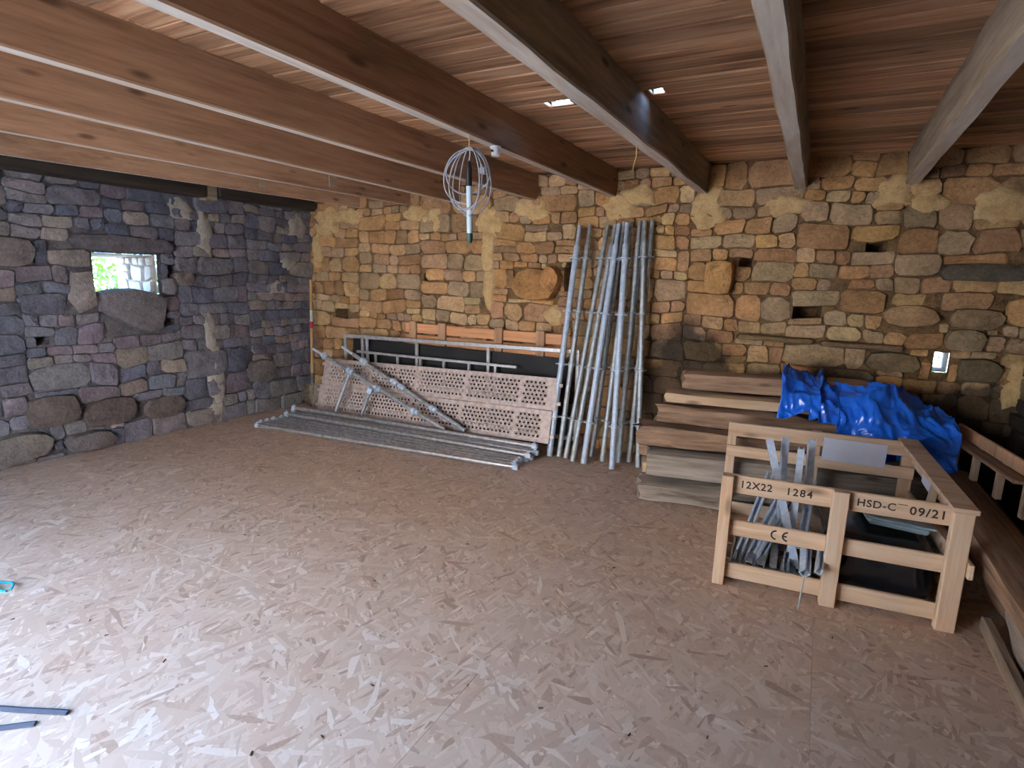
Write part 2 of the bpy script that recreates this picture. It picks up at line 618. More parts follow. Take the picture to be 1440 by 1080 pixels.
def make_wall(wall, cells, specials, to3, normal_to3, rng, palette, gap, protr, warp, size_key, limit=300, prefix='stone'):
    """to3(u,v,d) -> world; the largest stones become parts, the rest one joined part"""
    items = []
    for cell in cells:
        pts, c = outline_of(cell, rng, warp, gap * rng.uniform(0.4, 1.5))
        items.append((pts, c, protr[0] + (protr[1] - protr[0]) * rng.random(), rng.choice(palette), (cell[1] - cell[0]) * (cell[3] - cell[2])))
    for pts, pr, tint in specials:
        c = (sum(p[0] for p in pts) / len(pts), sum(p[1] for p in pts) / len(pts))
        items.append((pts, c, pr, tint, 9.0))
    items.sort(key=lambda t: -size_key(t[1], t[4]))
    rest = MB()
    rest_t = []
    for i, (pts, c, pr, tint, area) in enumerate(items):
        kb = rng.uniform(0.78, 1.22)
        tint = tuple(max(0.01, v * kb * rng.uniform(0.96, 1.04)) for v in tint[:3]) + (1,)
        vs, fs = stone_mesh('stone', pts, 0.09, pr, rng, tint, normal_to3, c)
        if i < limit:
            me = bpy.data.meshes.new('stone')
            me.from_pydata(vs, [], fs)
            me.materials.append(MATS['stone'])
            me.polygons.foreach_set('use_smooth', [True] * len(me.polygons))
            me.set_sharp_from_angle(angle=math.radians(32))
            at = me.attributes.new('tint', 'FLOAT_COLOR', 'POINT')
            at.data.foreach_set('color', list(tint) * len(vs))
            o = bpy.data.objects.new('stone', me)
            o.location = to3(c[0], c[1], 0)
            o.parent = wall
            col.objects.link(o)
        else:
            p0 = Vector(to3(c[0], c[1], 0))
            rest.add([p0 + Vector(v) for v in vs], fs)
            rest_t += [tint] * len(vs)
    if rest.v:
        o = rest.build('small_stones', 'stone', wall)
        o.data.polygons.foreach_set('use_smooth', [True] * len(o.data.polygons))
        o.data.set_sharp_from_angle(angle=math.radians(32))
        at = o.data.attributes.new('tint', 'FLOAT_COLOR', 'POINT')
        at.data.foreach_set('color', [x for t in rest_t for x in t])
        o['kind'] = 'stuff'


def backing(name, u0, u1, v0, v1, to3, mat, holes, depth=-0.012, amp=0.012, step=0.05, niches=()):
    nu, nv = int((u1 - u0) / step) + 1, int((v1 - v0) / step) + 1
    us = sorted(set([u0 + (u1 - u0) * i / nu for i in range(nu + 1)] + [x for h in holes for x in h[:2]]))
    vs_ = sorted(set([v0 + (v1 - v0) * i / nv for i in range(nv + 1)] + [x for h in holes for x in h[2:]]))
    mb = MB()
    idx = {}
    for i, u in enumerate(us):
        for j, v in enumerate(vs_):
            idx[i, j] = len(mb.v)
            dn = 0.30 if any(h[0] < u < h[1] and h[2] < v < h[3] for h in niches) else 0.0
            mb.v.append(tuple(to3(u, v, depth - dn + amp * n3(u * 5, v * 5, 3.3))))
    for i in range(len(us) - 1):
        for j in range(len(vs_) - 1):
            cu, cv = (us[i] + us[i + 1]) / 2, (vs_[j] + vs_[j + 1]) / 2
            if any(h[0] < cu < h[1] and h[2] < cv < h[3] for h in holes):
                continue
            mb.f.append((idx[i, j], idx[i + 1, j], idx[i + 1, j + 1], idx[i, j + 1]))
    return mb.build(name, mat, smooth=True)


def blob_patch(name, u, v, ru, rv, to3, mat, parent, rng, prot=0.035, rings=5, seg=18):
    """smear of lime mortar over the stones"""
    mb = MB()
    s = rng.uniform(0, 50)
    vs, fs = [], []
    for r in range(rings + 1):
        q = r / rings
        for k in range(seg):
            t = 2 * math.pi * k / seg
            rr = q * (1 + 0.45 * n3(math.cos(t) * 1.5 + s, math.sin(t) * 1.5, s) + 0.2 * n3(math.cos(t) * 4 + s, math.sin(t) * 4, s))
            uu, vv = u + ru * rr * math.cos(t), v + rv * rr * math.sin(t)
            d = prot * (1 - q ** 3) + 0.02 * n3(uu * 9, vv * 9, s) - (0.03 if r == rings else 0)
            vs.append(to3(uu, vv, d))
    for r in range(rings):
        for k in range(seg):
            fs.append((r * seg + k, r * seg + (k + 1) % seg, (r + 1) * seg + (k + 1) % seg, (r + 1) * seg + k))
    mb.add(vs, fs)
    return mb.build(name, mat, parent, smooth=True)


WARM = [srgb(*c) for c in ((190, 158, 116), (176, 140, 100), (166, 132, 102), (198, 170, 130), (158, 124, 90), (172, 148, 118), (186, 148, 102), (160, 138, 112))]
COOL = [srgb(*c) for c in ((116, 117, 130), (104, 108, 124), (128, 127, 134), (96, 102, 120), (122, 116, 128), (112, 114, 128), (138, 132, 132))]
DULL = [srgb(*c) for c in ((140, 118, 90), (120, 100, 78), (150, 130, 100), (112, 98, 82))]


def warp_fn(seed, amp0, still=None):
    def f(u, v):
        amp = amp0
        if still:
            d = max(still[0] - u, u - still[1], still[2] - v, v - still[3], 0.0)
            amp *= min(1.0, d / .18)
        return (u + amp * n3(u * 2.6, v * 2.6, seed) + amp * 0.6 * n3(u * 7, v * 7, seed + 9),
                v + amp * n3(u * 2.2, v * 2.6, seed + 20) + amp * 0.5 * n3(u * 6, v * 7, seed + 31))
    return f


def bb_overlap(cell, bb, m=0.3):
    a, b, c, d = cell
    ou = min(b, bb[1]) - max(a, bb[0])
    ov = min(d, bb[3]) - max(c, bb[2])
    return ou > 0 and ov > 0 and ou * ov > m * (b - a) * (d - c)


def trim(cells, rects):
    """cut cells back where a large stone or an opening takes their place"""
    out = []
    for c in cells:
        for r in rects:
            if c is None or not (min(c[1], r[1]) - max(c[0], r[0]) > 0 and min(c[3], r[3]) - max(c[2], r[2]) > 0):
                continue
            cand = [(c[0], min(c[1], r[0]), c[2], c[3]), (max(c[0], r[1]), c[1], c[2], c[3]), (c[0], c[1], c[2], min(c[3], r[2])), (c[0], c[1], max(c[2], r[3]), c[3])]
            cand = [q for q in cand if q[1] - q[0] > .045 and q[3] - q[2] > .04]
            c = max(cand, key=lambda q: (q[1] - q[0]) * (q[3] - q[2])) if cand else None
        if c:
            out.append(c)
    return out


def shrink(b, m=.012):
    return (b[0] + m, b[1] - m, b[2] + m, b[3] - m)


def bbox(pts):
    return (min(p[0] for p in pts), max(p[0] for p in pts), min(p[1] for p in pts), max(p[1] for p in pts))


# --- back wall: u = X, v = Z, faces -Y
def back3(u, v, d): return (u, YB - d, v)
def back_n(a, b, d): return (a, -d, b)
SLIT = (0.81, 0.90, 1.05, 1.20)
def poly(cx, cy, w, h, rng, k=12, e=3.5, jit=0.12):
    pts = []
    for i in range(k):
        t = 2 * math.pi * (i + 0.5) / k
        r = (abs(math.cos(t)) ** e + abs(math.sin(t)) ** e) ** (-1 / e) * (1 - jit * rng.random())
        pts.append((cx + w / 2 * r * math.cos(t), cy + h / 2 * r * math.sin(t)))
    return pts


niche_back = [(-5.30, -5.12, 1.12, 1.24), (-2.22, -2.13, 1.55, 1.80), (-0.16, 0.02, 1.40, 1.50), (-0.64, -0.56, 1.80, 1.87), (0.30, 0.38, 1.95, 2.02), (-3.95, -3.90, 1.60, 1.66)]
niche_left = [(3.44, 3.54, 1.56, 1.68), (2.3, 2.36, 1.0, 1.05), (3.40, 3.46, 1.10, 1.16)]
rng = random.Random(11)
wall_back = backing('wall_back', XL - 0.15, XR + 0.15, -0.05, 2.72, back3, 'mortar_warm', [SLIT], step=0.035, niches=niche_back)
tag(wall_back, 'warm ochre rubble stone wall where the joist ends sit, behind the scaffold poles', 'wall', kind='structure')
sp_back = [
    (poly(-2.55, 1.60, 0.56, 0.36, rng, e=2.4), 0.10, srgb(182, 138, 92)),
    (poly(-2.36, 1.66, 0.22, 0.26, rng, e=2.2), 0.16, srgb(190, 144, 94)),
    (poly(-0.78, 1.71, 0.24, 0.30, rng, e=6, jit=0.05), 0.20, srgb(176, 138, 92)),
    (poly(1.02, 1.79, 0.56, 0.13, rng, e=5), 0.08, srgb(92, 86, 76)),
    (poly(0.62, 1.46, 0.40, 0.17, rng, e=3), 0.05, srgb(150, 126, 96)),
    (poly(1.02, 1.46, 0.34, 0.17, rng, e=3), 0.05, srgb(142, 122, 96)),
    (poly(0.98, 1.30, 0.26, 0.18, rng, e=3), 0.06, srgb(140, 122, 98)),
    (poly(-0.30, 1.22, 0.62, 0.05, rng, e=8, jit=0.03), 0.09, srgb(134, 112, 84)),
    (poly(0.32, 1.21, 0.60, 0.05, rng, e=8, jit=0.03), 0.09, srgb(128, 110, 86)),
    (poly(0.55, 1.10, 0.40, 0.16, rng, e=4), 0.06, srgb(120, 104, 80)),
    (poly(1.08, 1.09, 0.28, 0.18, rng, e=4), 0.06, srgb(112, 100, 80)),
]
cells = rubble(XL - 0.1, XR + 0.1, 0.0, 2.66, rng, 0.08, 0.20, (1.0, 2.5))
avoid = [bbox(p) for p, _, _ in sp_back]
cells = trim(cells, [(SLIT[0] - .01, SLIT[1] + .01, SLIT[2] - .01, SLIT[3] + .01)] + niche_back + [shrink(b) for b in avoid])
cells = [c for c in cells if not (min(c[1] - c[0], c[3] - c[2]) < .11 and rng.random() < .03)]
make_wall(wall_back, cells, sp_back, back3, back_n, rng, WARM, 0.002, (0.004, 0.026), warp_fn(1.0, 0.035, SLIT),
          lambda c, a: a * (1.0 if c[1] > 1.0 else 0.15))
for (u, v, ru, rv) in ((-5.42, 2.27, .26, .22), (-5.05, 2.33, .22, .13), (-4.05, 2.33, .20, .10), (-3.82, 2.26, .16, .12), (-3.10, 2.22, .20, .20), (-3.35, 2.36, .18, .08),
                       (-2.62, 2.33, .24, .12), (-1.72, 2.34, .17, .15), (-1.55, 2.42, .2, .12), (-0.92, 2.28, .16, .20), (-0.34, 2.30, .22, .10), (0.40, 2.38, .16, .14),
                       (0.62, 2.30, .14, .10), (1.05, 2.26, .2, .15), (-3.12, 1.95, .10, .30), (-3.10, 1.55, .09, .25), (-2.33, 1.30, .14, .10), (1.30, 1.0, .09, .22), (-5.6, 1.9, .1, .3)):
    blob_patch('mortar_patch', u, v, ru, rv, back3, 'mortar_patch_warm', wall_back, rng)

# --- left wall: u = Y, v = Z, faces +X
def left3(u, v, d): return (XL + d, u, v)
def left_n(a, b, d): return (d, a, b)
WIN = (2.78, 3.34, 1.40, 1.77)
rng = random.Random(23)
wall_left = backing('wall_left', YF - 0.1, YB + 0.12, -0.05, 2.72, left3, 'mortar_cool', [WIN], step=0.035, niches=niche_left)
tag(wall_left, 'grey brown rubble stone wall with a small square window', 'wall', kind='structure')
sp_left = [
    ([(2.80, 1.42), (2.92, 1.45), (3.10, 1.455), (3.26, 1.42), (3.38, 1.36), (3.36, 1.20), (3.33, 1.06), (3.20, 1.03), (3.02, 1.10), (2.88, 1.19), (2.80, 1.26)], 0.10, srgb(108, 106, 116)),
    ([(2.60, 1.60), (2.75, 1.62), (2.77, 1.30), (2.64, 1.24), (2.56, 1.36)], 0.05, srgb(128, 124, 126)),
    (poly(3.06, 1.86, 0.95, 0.15, rng, e=6), 0.05, srgb(106, 104, 112)),
    (poly(2.18, 1.74, 0.36, 0.26, rng, e=3), 0.05, srgb(124, 116, 116)),
    (poly(2.35, 0.42, 0.44, 0.30, rng, e=3), 0.06, srgb(104, 98, 98)),
    (poly(2.80, 0.33, 0.48, 0.28, rng, e=3), 0.06, srgb(100, 94, 96)),
    (poly(3.30, 0.28, 0.42, 0.24, rng, e=3), 0.06, srgb(104, 98, 98)),
    (poly(2.05, 0.16, 0.60, 0.26, rng, e=3), 0.10, srgb(108, 102, 100)),
    (poly(2.60, 0.10, 0.42, 0.18, rng, e=3), 0.10, srgb(100, 96, 98)),
    (poly(3.60, 1.55, 0.20, 0.16, rng, e=4), 0.05, srgb(124, 116, 114)),
    (poly(4.45, 0.5, 0.4, 0.3, rng, e=3), 0.05, srgb(104, 100, 104)),
]
cells = rubble(1.2, YB + 0.05, 0.0, 2.66, rng, 0.09, 0.23, (1.0, 2.4))
avoid = [bbox(p) for p, _, _ in sp_left]
WO = (WIN[0] - .012, WIN[1] + .012, WIN[2] - .012, WIN[3] + .012)
cells = trim(cells, [WO] + niche_left + [shrink(b) for b in avoid])
make_wall(wall_left, cells, sp_left, left3, left_n, rng, COOL, 0.0025, (0.004, 0.032), warp_fn(5.0, 0.04, WIN), lambda c, a: a)
for (u, v, ru, rv) in ((3.88, 0.45, .10, .42), (3.86, 0.15, .14, .14), (3.83, 1.0, .08, .3), (3.85, 2.0, .10, .3), (3.62, 2.22, .14, .14), (5.05, 2.18, .2, .18), (4.9, 1.75, .12, .1), (1.95, 2.1, .1, .2), (4.75, 1.45, .14, .12)):
    blob_patch('mortar_patch', u, v, ru, rv, left3, 'mortar_patch_cool', wall_left, rng, 0.03)

# --- right wall (only a sliver in view) and front wall with the barn door behind the camera
def right3(u, v, d): return (XR - d, u, v)
def right_n(a, b, d): return (-d, a, b)
rng = random.Random(31)
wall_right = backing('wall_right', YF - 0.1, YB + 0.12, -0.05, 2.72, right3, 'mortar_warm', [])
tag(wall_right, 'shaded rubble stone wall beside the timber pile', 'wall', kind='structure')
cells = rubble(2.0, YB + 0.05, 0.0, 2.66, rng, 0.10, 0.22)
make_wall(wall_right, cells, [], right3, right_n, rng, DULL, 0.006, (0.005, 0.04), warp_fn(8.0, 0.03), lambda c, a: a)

mb = MB()
T = 0.55
mb.box((XL - 0.6, YF - T, -0.05), (DOOR[0], YF, 2.9))
mb.box((DOOR[1], YF - T, -0.05), (XR + 0.6, YF, 2.9))
mb.box((DOOR[0], YF - T, DOOR[2]), (DOOR[1], YF, 2.9))
wf = mb.build('wall_front', 'plain_masonry')
tag(wf, 'stone wall behind the viewer with the wide barn door opening', 'wall', kind='structure')


# --- window in the left wall and slit in the back wall: stone-lined tunnels
def tunnel(name, rect, depth, to3, splay, rng, label, kind_tint, topn, sill_drop=0.0):
    """rough reveal: four thick slabs behind the wall face plus stones laid into the far jamb"""
    u0, u1, v0, v1 = rect
    s = splay
    ring_in = [(u0, v0), (u1, v0), (u1, v1), (u0, v1)]
    ring_out = [(u0 + s, v0 - sill_drop), (u1 - s, v0 - sill_drop), (u1 - s, v1 - s * .5), (u0 + s, v1 - s * .5)]
    mb = MB()
    steps = 6
    per = 8
    rows = []
    for k in range(steps + 1):
        q = k / steps
        pts = []
        for e in range(4):
            for j in range(per):
                w = j / per
                a0, a1 = ring_in[e], ring_in[(e + 1) % 4]
                b0, b1 = ring_out[e], ring_out[(e + 1) % 4]
                pu = (a0[0] * (1 - w) + a1[0] * w) * (1 - q) + (b0[0] * (1 - w) + b1[0] * w) * q
                pv = (a0[1] * (1 - w) + a1[1] * w) * (1 - q) + (b0[1] * (1 - w) + b1[1] * w) * q
                if 0 < k < steps:
                    pu += 0.012 * n3(pu * 14, pv * 14, q * 6)
                    pv += 0.012 * n3(pv * 14, pu * 14, q * 6 + 4)
                pts.append(to3(pu, pv, -0.03 - q * depth))
        rows.append(pts)
    nn = per * 4
    for r in rows:
        mb.v += r
    for k in range(steps):
        for j in range(nn):
            mb.f.append((k * nn + j, k * nn + (j + 1) % nn, (k + 1) * nn + (j + 1) % nn, (k + 1) * nn + j))
    o = mb.build(name, topn, smooth=True)
    tag(o, label, 'window', kind='structure')
    return o


window_1 = tunnel('window_1', WIN, 0.55, left3, 0.07, random.Random(3), 'small unglazed square window in the thick grey stone wall', None, 'mortar_patch_cool', 0.02)
rng = random.Random(5)
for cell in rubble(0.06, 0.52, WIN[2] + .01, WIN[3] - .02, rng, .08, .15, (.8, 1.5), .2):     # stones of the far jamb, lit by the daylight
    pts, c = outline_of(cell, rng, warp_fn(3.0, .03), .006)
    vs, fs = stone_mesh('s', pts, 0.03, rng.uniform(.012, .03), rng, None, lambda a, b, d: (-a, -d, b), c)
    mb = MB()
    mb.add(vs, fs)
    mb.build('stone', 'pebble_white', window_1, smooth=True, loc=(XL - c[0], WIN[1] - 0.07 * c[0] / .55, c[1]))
window_2 = tunnel('window_2', SLIT, 0.5, back3, -0.03, random.Random(4), 'narrow slit window glowing low in the ochre wall above the timber pile', None, 'mortar_patch_cool')

# outside of the openings
mb = MB()
mb.box((-30, -30, -0.35), (30, 30, -0.12))
tag(mb.build('ground', 'gravel_ground'), 'pale gravel yard outside the barn', 'ground', kind='structure')
mb = MB()
mb.box((-14, -7.0, -0.12), (10, -6.5, 5.4))  # added out of view: blocks low sky and bounces sun into the door
tag(mb.build('wall_sky_cut', 'yard_wall_masonry'), 'unseen wall across the yard, added to cut off the low sky', 'wall', kind='structure')


def shrub(name, c, r, nleaf, seed, label):
    rg = random.Random(seed)
    root = empty(name, (c[0], c[1], -0.12))
    mb = MB()
    for i in range(nleaf):
        th, ph = rg.uniform(0, 2 * math.pi), math.acos(rg.uniform(-1, 1))
        q = rg.uniform(0.55, 1.0)
        p = Vector((math.sin(ph) * math.cos(th) * r[0], math.sin(ph) * math.sin(th) * r[1], math.cos(ph) * r[2])) * q + Vector((0, 0, r[2] + 0.15))
        a = Vector((rg.uniform(-1, 1), rg.uniform(-1, 1), rg.uniform(-.3, 1))).normalized() * rg.uniform(.05, .09)
        b = a.orthogonal().normalized() * rg.uniform(.018, .03)
        mb.add([p, p + a * .5 + b, p + a, p + a * .5 - b], [(0, 1, 2, 3)])
    lf = mb.build('foliage', 'leaf', root)
    lf['kind'] = 'stuff'
    st = MB()
    for i in range(5):
        st.tube([(0, 0, 0), (rg.uniform(-.2, .2) * r[0], rg.uniform(-.2, .2) * r[1], r[2] * .6), (rg.uniform(-.5, .5) * r[0], rg.uniform(-.5, .5) * r[1], r[2] * 1.4)], [.03, .022, .01], 6)
    st.build('stem', 'chip_brown', root)
    tag(root, label, 'shrub')
    return root


shrub('shrub', (-7.5, 3.9, 0), (0.75, 0.9, 0.95), 2600, 2, 'sunlit green shrub outside the small square window')
shrub('shrub', (0.75, 6.9, 0), (0.5, 0.4, 0.6), 900, 4, 'green shrub outside the narrow slit window')

# ------------------------------------------------------------------ floor of OSB sheets
mb = MB()
mb.box((XL - 0.3, YF - 0.2, -0.12), (XR + 0.3, YB + 0.3, -0.024))
floor = mb.build('floor', 'dark_soil')
tag(floor, 'floor laid with pale oriented strand board sheets', 'floor', kind='structure')
PW, PH = 2.5, 1.25
row = 0
y = YF - 0.1
y = 3.10 - 1.25 * 4
while y < YB + 0.1:
    x = XL - 0.4 - (1.25 if row % 2 else 0)
    while x < XR + 0.1:
        x0, x1 = max(x, XL - 0.05), min(x + PW, XR + 0.05)
        y0, y1 = max(y, YF - 0.05), min(y + PH, YB + 0.05)
        if x1 - x0 > 0.05 and y1 - y0 > 0.05:
            b = MB().box((0, 0, -0.022), (x1 - x0 - 0.001, y1 - y0 - 0.001, 0.0), bevel=0.0006)
            b.build('osb_panel', 'osb', floor, loc=(x0, y0, -0.0005 - 0.001 * random.random()))
        x += PW
    y += PH
    row += 1

# ------------------------------------------------------------------ ceiling: joists and boards
mb = MB()
HOLES = [(-1.535, -1.385, 3.20, 3.54), (-0.925, -0.86, 3.20, 3.52)]
xs = sorted({XL - .3, XR + .3} | {v for h in HOLES for v in h[:2]})
ys = sorted({YF - .3, YB + .3} | {v for h in HOLES for v in h[2:]})
for i in range(len(xs) - 1):
    for j in range(len(ys) - 1):
        cx, cy = (xs[i] + xs[i + 1]) / 2, (ys[j] + ys[j + 1]) / 2
        if not any(h[0] < cx < h[1] and h[2] < cy < h[3] for h in HOLES):
            mb.box((xs[i], ys[j], ZC + 0.026), (xs[i + 1], ys[j + 1], ZC + 0.05))
ceiling = mb.build('ceiling', 'plate_dark')
tag(ceiling, 'board ceiling on heavy timber joists with two small daylight holes', 'ceiling', kind='structure')
rng = random.Random(41)
JX = [(0.470, 0.505), (-0.212, -0.232), (-1.012, -0.985), (-1.835, -1.790), (-2.725, -2.60), (-3.545, -3.50), (-4.42, -4.16), (-5.40, -4.90)]   # centre x at y = 1.3 and at the back wall
y = 0.4
while y < YB:
    w = rng.uniform(0.105, 0.135)
    if abs(y - 3.20) < 1e-6:
        y, w = 3.20, 0.12
    elif y < 3.20 < y + w + 0.04:
        w = 3.20 - y
    x = XL - 0.1
    cuts = sorted(rng.sample([-4.0, -3.52, -2.66, -1.81, -1.0, -0.22, 0.49], 2))
    if y == 3.20:
        cuts = [-1.535, -1.385, -0.925, -0.86]
        cuts = [-3.52] + cuts
    bounds = [XL - 0.1] + cuts + [XR + 0.1]
    for k in range(len(bounds) - 1):
        a, b = bounds[k], bounds[k + 1]
        if (a, b) in ((-1.535, -1.385), (-0.925, -0.86)):
            # the gap itself: only a narrow remnant of board
            MB().box((0, 0, 0), (b - a - .002, w - 0.095, 0.024), bevel=0.002).build('ceiling_board', 'ceiling_board', ceiling, loc=(a, y + 0.092, ZC))
            continue
        gp = rng.choice((.004, .005, .006, .008, .014))
        MB().box((0, 0, 0), (b - a - 0.004, w - gp, 0.022), bevel=0.004).build('ceiling_board', 'ceiling_board', ceiling, loc=(a, y, ZC + rng.uniform(-.005, .003)))
    y += w


def joist(xa, xb, w, z0, z1, old, ya=YF + 0.02, yb=YB + 0.05, wav=0.0, seed=0):
    """sawn or hewn beam; its centre passes xa at y=1.3 and xb at the back wall"""
    mb = MB()
    ns = 26
    k = (xb - xa) / (YB - 1.3)
    sec = [(-1, 0), (-1, 1), (1, 1), (1, 0)]
    bev = 0.008
    vs, fs = [], []
    for i in range(ns + 1):
        yy = ya + (yb - ya) * i / ns
        cx = xa + k * (yy - 1.3)
        ring = []
        for (sx, sz) in ((-1, 0.0), (-1, 1.0), (1, 1.0), (1, 0.0)):
            hw = w / 2 * (1 + wav * n3(yy * 2.3, sx * 3 + seed, 1.0) + wav * .5 * n3(yy * 6, sx * 3 + seed, 2.0))
            zz = z0 + (0.01 + 0.02 * wav * 3) * wav * 6 * n3(yy * 1.9, seed, sx * 2) if sz == 0 else z1
            if sz == 0:
                b2 = bev * (1 + wav * 6 * max(0, n3(yy * 3, seed * 2 + sx, 5)))
                if sx < 0:
                    ring += [(cx - hw + b2, yy, zz), (cx - hw, yy, zz + b2)]
                else:
                    ring += [(cx + hw, yy, zz + b2), (cx + hw - b2, yy, zz)]
            else:
                ring.append((cx + sx * hw, yy, zz))
        vs += ring
    n = 6
    for i in range(ns):
        for j in range(n):
            fs.append((i * n + j, i * n + (j + 1) % n, (i + 1) * n + (j + 1) % n, (i + 1) * n + j))
    fs += [tuple(range(n)), tuple(ns * n + j for j in range(n - 1, -1, -1))]
    mb.add(vs, fs)
    o = mb.build('joist', 'joist_old' if old else 'joist_pine', ceiling)
    # downward faces get a paler wood colour
    o.data.materials.append(MATS['joist_underside'])
    for p in o.data.polygons:
        if p.normal.z < -0.9:
            p.material_index = 1
    return o


for i, (a, b) in enumerate(JX):
    old = i < 3
    joist(a, b, 0.088 if old else 0.078, ZJ, ZC, old, wav=0.12 if old else 0.02, seed=i * 1.7)
# blocking pieces between joists seen low on the left
for (x, y0, z0) in ((-4.31, 4.12, 2.45), (-5.13, 4.00, 2.44)):
    MB().box((0, 0, 0), (.06, .16, .15), bevel=.005).build('packing_block', 'joist_old', ceiling, loc=(x + .06, y0, z0))
# dark wall plate on top of the left wall, in two lengths
for (ya, yb, z0, z1) in ((YF + 0.1, 3.78, 2.36, 2.50), (3.92, 5.18, 2.38, 2.50)):
    MB().box((0, ya, z0), (0.16, yb, z1), bevel=0.01).build('wall_plate', 'plate_dark', ceiling, loc=(XL + 0.03, 0, 0))
MB().box((0, 3.79, 2.34), (0.14, 3.91, 2.52), bevel=0.01).build('packing_block', 'joist_old', ceiling, loc=(XL + 0.03, 0, 0))


# ------------------------------------------------------------------ scaffolding
def standard_parts(root, L=2.0, mat='galvanised'):
    """upright tube with rosettes every half metre and a spigot on top; local +Z is its axis"""
    MB().tube([(0, 0, 0), (0, 0, L)], 0.0275 if 'bright' in mat else 0.0245, 12, hollow=0.85).build('tube', mat, root, smooth=True)
    MB().tube([(0, 0, L), (0, 0, L + 0.015), (0, 0, L + 0.02), (0, 0, L + 0.2)], [0.0235, 0.0235, 0.019, 0.019], 10).build('spigot', mat, root, smooth=True)
    for z in (0.38, 0.88, 1.38, 1.88):
        mb = MB()
        mb.tube([(0, 0, z - .005), (0, 0, z + .005)], 0.058, 8)
        mb.tube([(0, 0, z - .022), (0, 0, z - .005)], 0.030, 12)
        mb.tube([(0, 0, z + .005), (0, 0, z + .022)], 0.030, 12)
        mb.build('rosette', mat, root)


S = [((-2.105, 4.778), (-2.075, 5.19), 2.165), ((-2.02, 4.812), (-1.97, 5.19), 2.165), ((-1.945, 4.80), (-1.80, 5.19), 2.15),
     ((-1.855, 4.749), (-1.715, 5.15), 2.15), ((-1.745, 4.742), (-1.675, 5.15), 2.23), ((-1.755, 4.985), (-1.65, 5.195), 2.2),
     ((-1.622, 4.903), (-1.575, 5.19), 2.2), ((-1.473, 4.736), (-1.59, 5.10), 2.2), ((-1.477, 4.953), (-1.50, 5.19), 2.2),
     ((-1.287, 4.923), (-1.44, 5.13), 2.2), ((-1.40, 5.02), (-1.39, 5.20), 2.2), ((-1.52, 5.05), (-1.47, 5.21), 2.15)]
bright = {0, 4, 7}
proto = {}
for i, (b, t, z) in enumerate(S):
    p, q = Vector((b[0], b[1], 0.002)), Vector((t[0], t[1], z))
    kind = 'galvanised_bright' if i in bright else 'galvanised'
    if kind not in proto:
        root = empty('scaffold_standard')
        standard_parts(root, 2.0, kind)
        proto[kind] = root
    else:
        root = clone(proto[kind])
    mt = frame_to(p, q, i * 0.7)
    root.matrix_world = mt
    if i == 0:
        tag(root, 'bright galvanised scaffold upright standing next to the ends of the perforated decks', 'scaffold pole', 'bright scaffold uprights leaning on the wall')
    elif i == 9:
        tag(root, 'dull grey scaffold upright standing next to the ends of the timber pile', 'scaffold pole', 'dull scaffold uprights leaning on the wall')
    elif i in bright:
        tag(root, 'bright bluish galvanised scaffold upright with disc collars leaning on the stone wall', 'scaffold pole', 'bright scaffold uprights leaning on the wall')
    else:
        tag(root, 'dull grey galvanised scaffold upright with disc collars leaning on the stone wall', 'scaffold pole', 'dull scaffold uprights leaning on the wall')


def deck(name, L, W, T_, mat):
    """steel plank: perforated tread plate, folded side flanges and end hooks. local X length, Z width, -Y face"""
    root = empty(name)
    mb = MB()
    mar_x, mar_z = 0.10, 0.035
    nx, nz = 62, 6
    cw, ch = (L - 2 * mar_x) / nx, (W - 2 * mar_z) / nz
    def quad(x0, x1, z0, z1): mb.add([(x0, 0, z0), (x1, 0, z0), (x1, 0, z1), (x0, 0, z1)], [(0, 1, 2, 3)])
    quad(0, mar_x, 0, W); quad(L - mar_x, L, 0, W)
    quad(mar_x, L - mar_x, 0, mar_z); quad(mar_x, L - mar_x, W - mar_z, W)
    for j in range(nz):
        odd = j % 2
        if odd:
            quad(mar_x, mar_x + cw / 2, mar_z + j * ch, mar_z + (j + 1) * ch)
            quad(L - mar_x - cw / 2, L - mar_x, mar_z + j * ch, mar_z + (j + 1) * ch)
        for i in range(nx - odd):
            x0, z0 = mar_x + i * cw + odd * cw / 2, mar_z + j * ch
            cx, cz = x0 + cw / 2, z0 + ch / 2
            plain = i % 14 == 13
            if plain:
                quad(x0, x0 + cw, z0, z0 + ch)
                continue
            flip = 1 if (i + j) % 2 else -1
            outer = [(x0, z0), (cx, z0), (x0 + cw, z0), (x0 + cw, cz), (x0 + cw, z0 + ch), (cx, z0 + ch), (x0, z0 + ch), (x0, cz)]
            r1, r2 = 0.56, 0.32
            inner = []
            for k, (ox, oz) in enumerate(outer):
                rr = (r1 if k % 2 == (0 if flip > 0 else 1) else r2) * (0.8 if k % 2 == 0 else 1.55)
                inner.append((cx + (ox - cx) * rr, cz + (oz - cz) * rr))
            vs = [(a, 0, b) for a, b in outer] + [(a, 0.006, b) for a, b in inner]
            mb.add(vs, [(k, (k + 1) % 8, 8 + (k + 1) % 8, 8 + k) for k in range(8)])
    mb.build('perforated_plate', mat, root)
    for z0, z1 in ((-0.004, 0.0), (W, W + 0.004)):
        MB().box((0, -0.002, z0), (L, T_, z1), bevel=0.001).build('side_flange', mat, root)
    MB().box((0.0, T_, -0.004), (L, T_ + 0.003, 0.02)).build('return_lip', mat, root)
    MB().box((0.0, T_, W - 0.02), (L, T_ + 0.003, W + 0.004)).build('return_lip', mat, root)
    for x in (-0.045, L):
        for z in (0.05, W - 0.08):
            MB().box((x, 0.005, z), (x + 0.045, 0.02, z + 0.035), bevel=0.003).build('end_hook', mat, root)
    return root


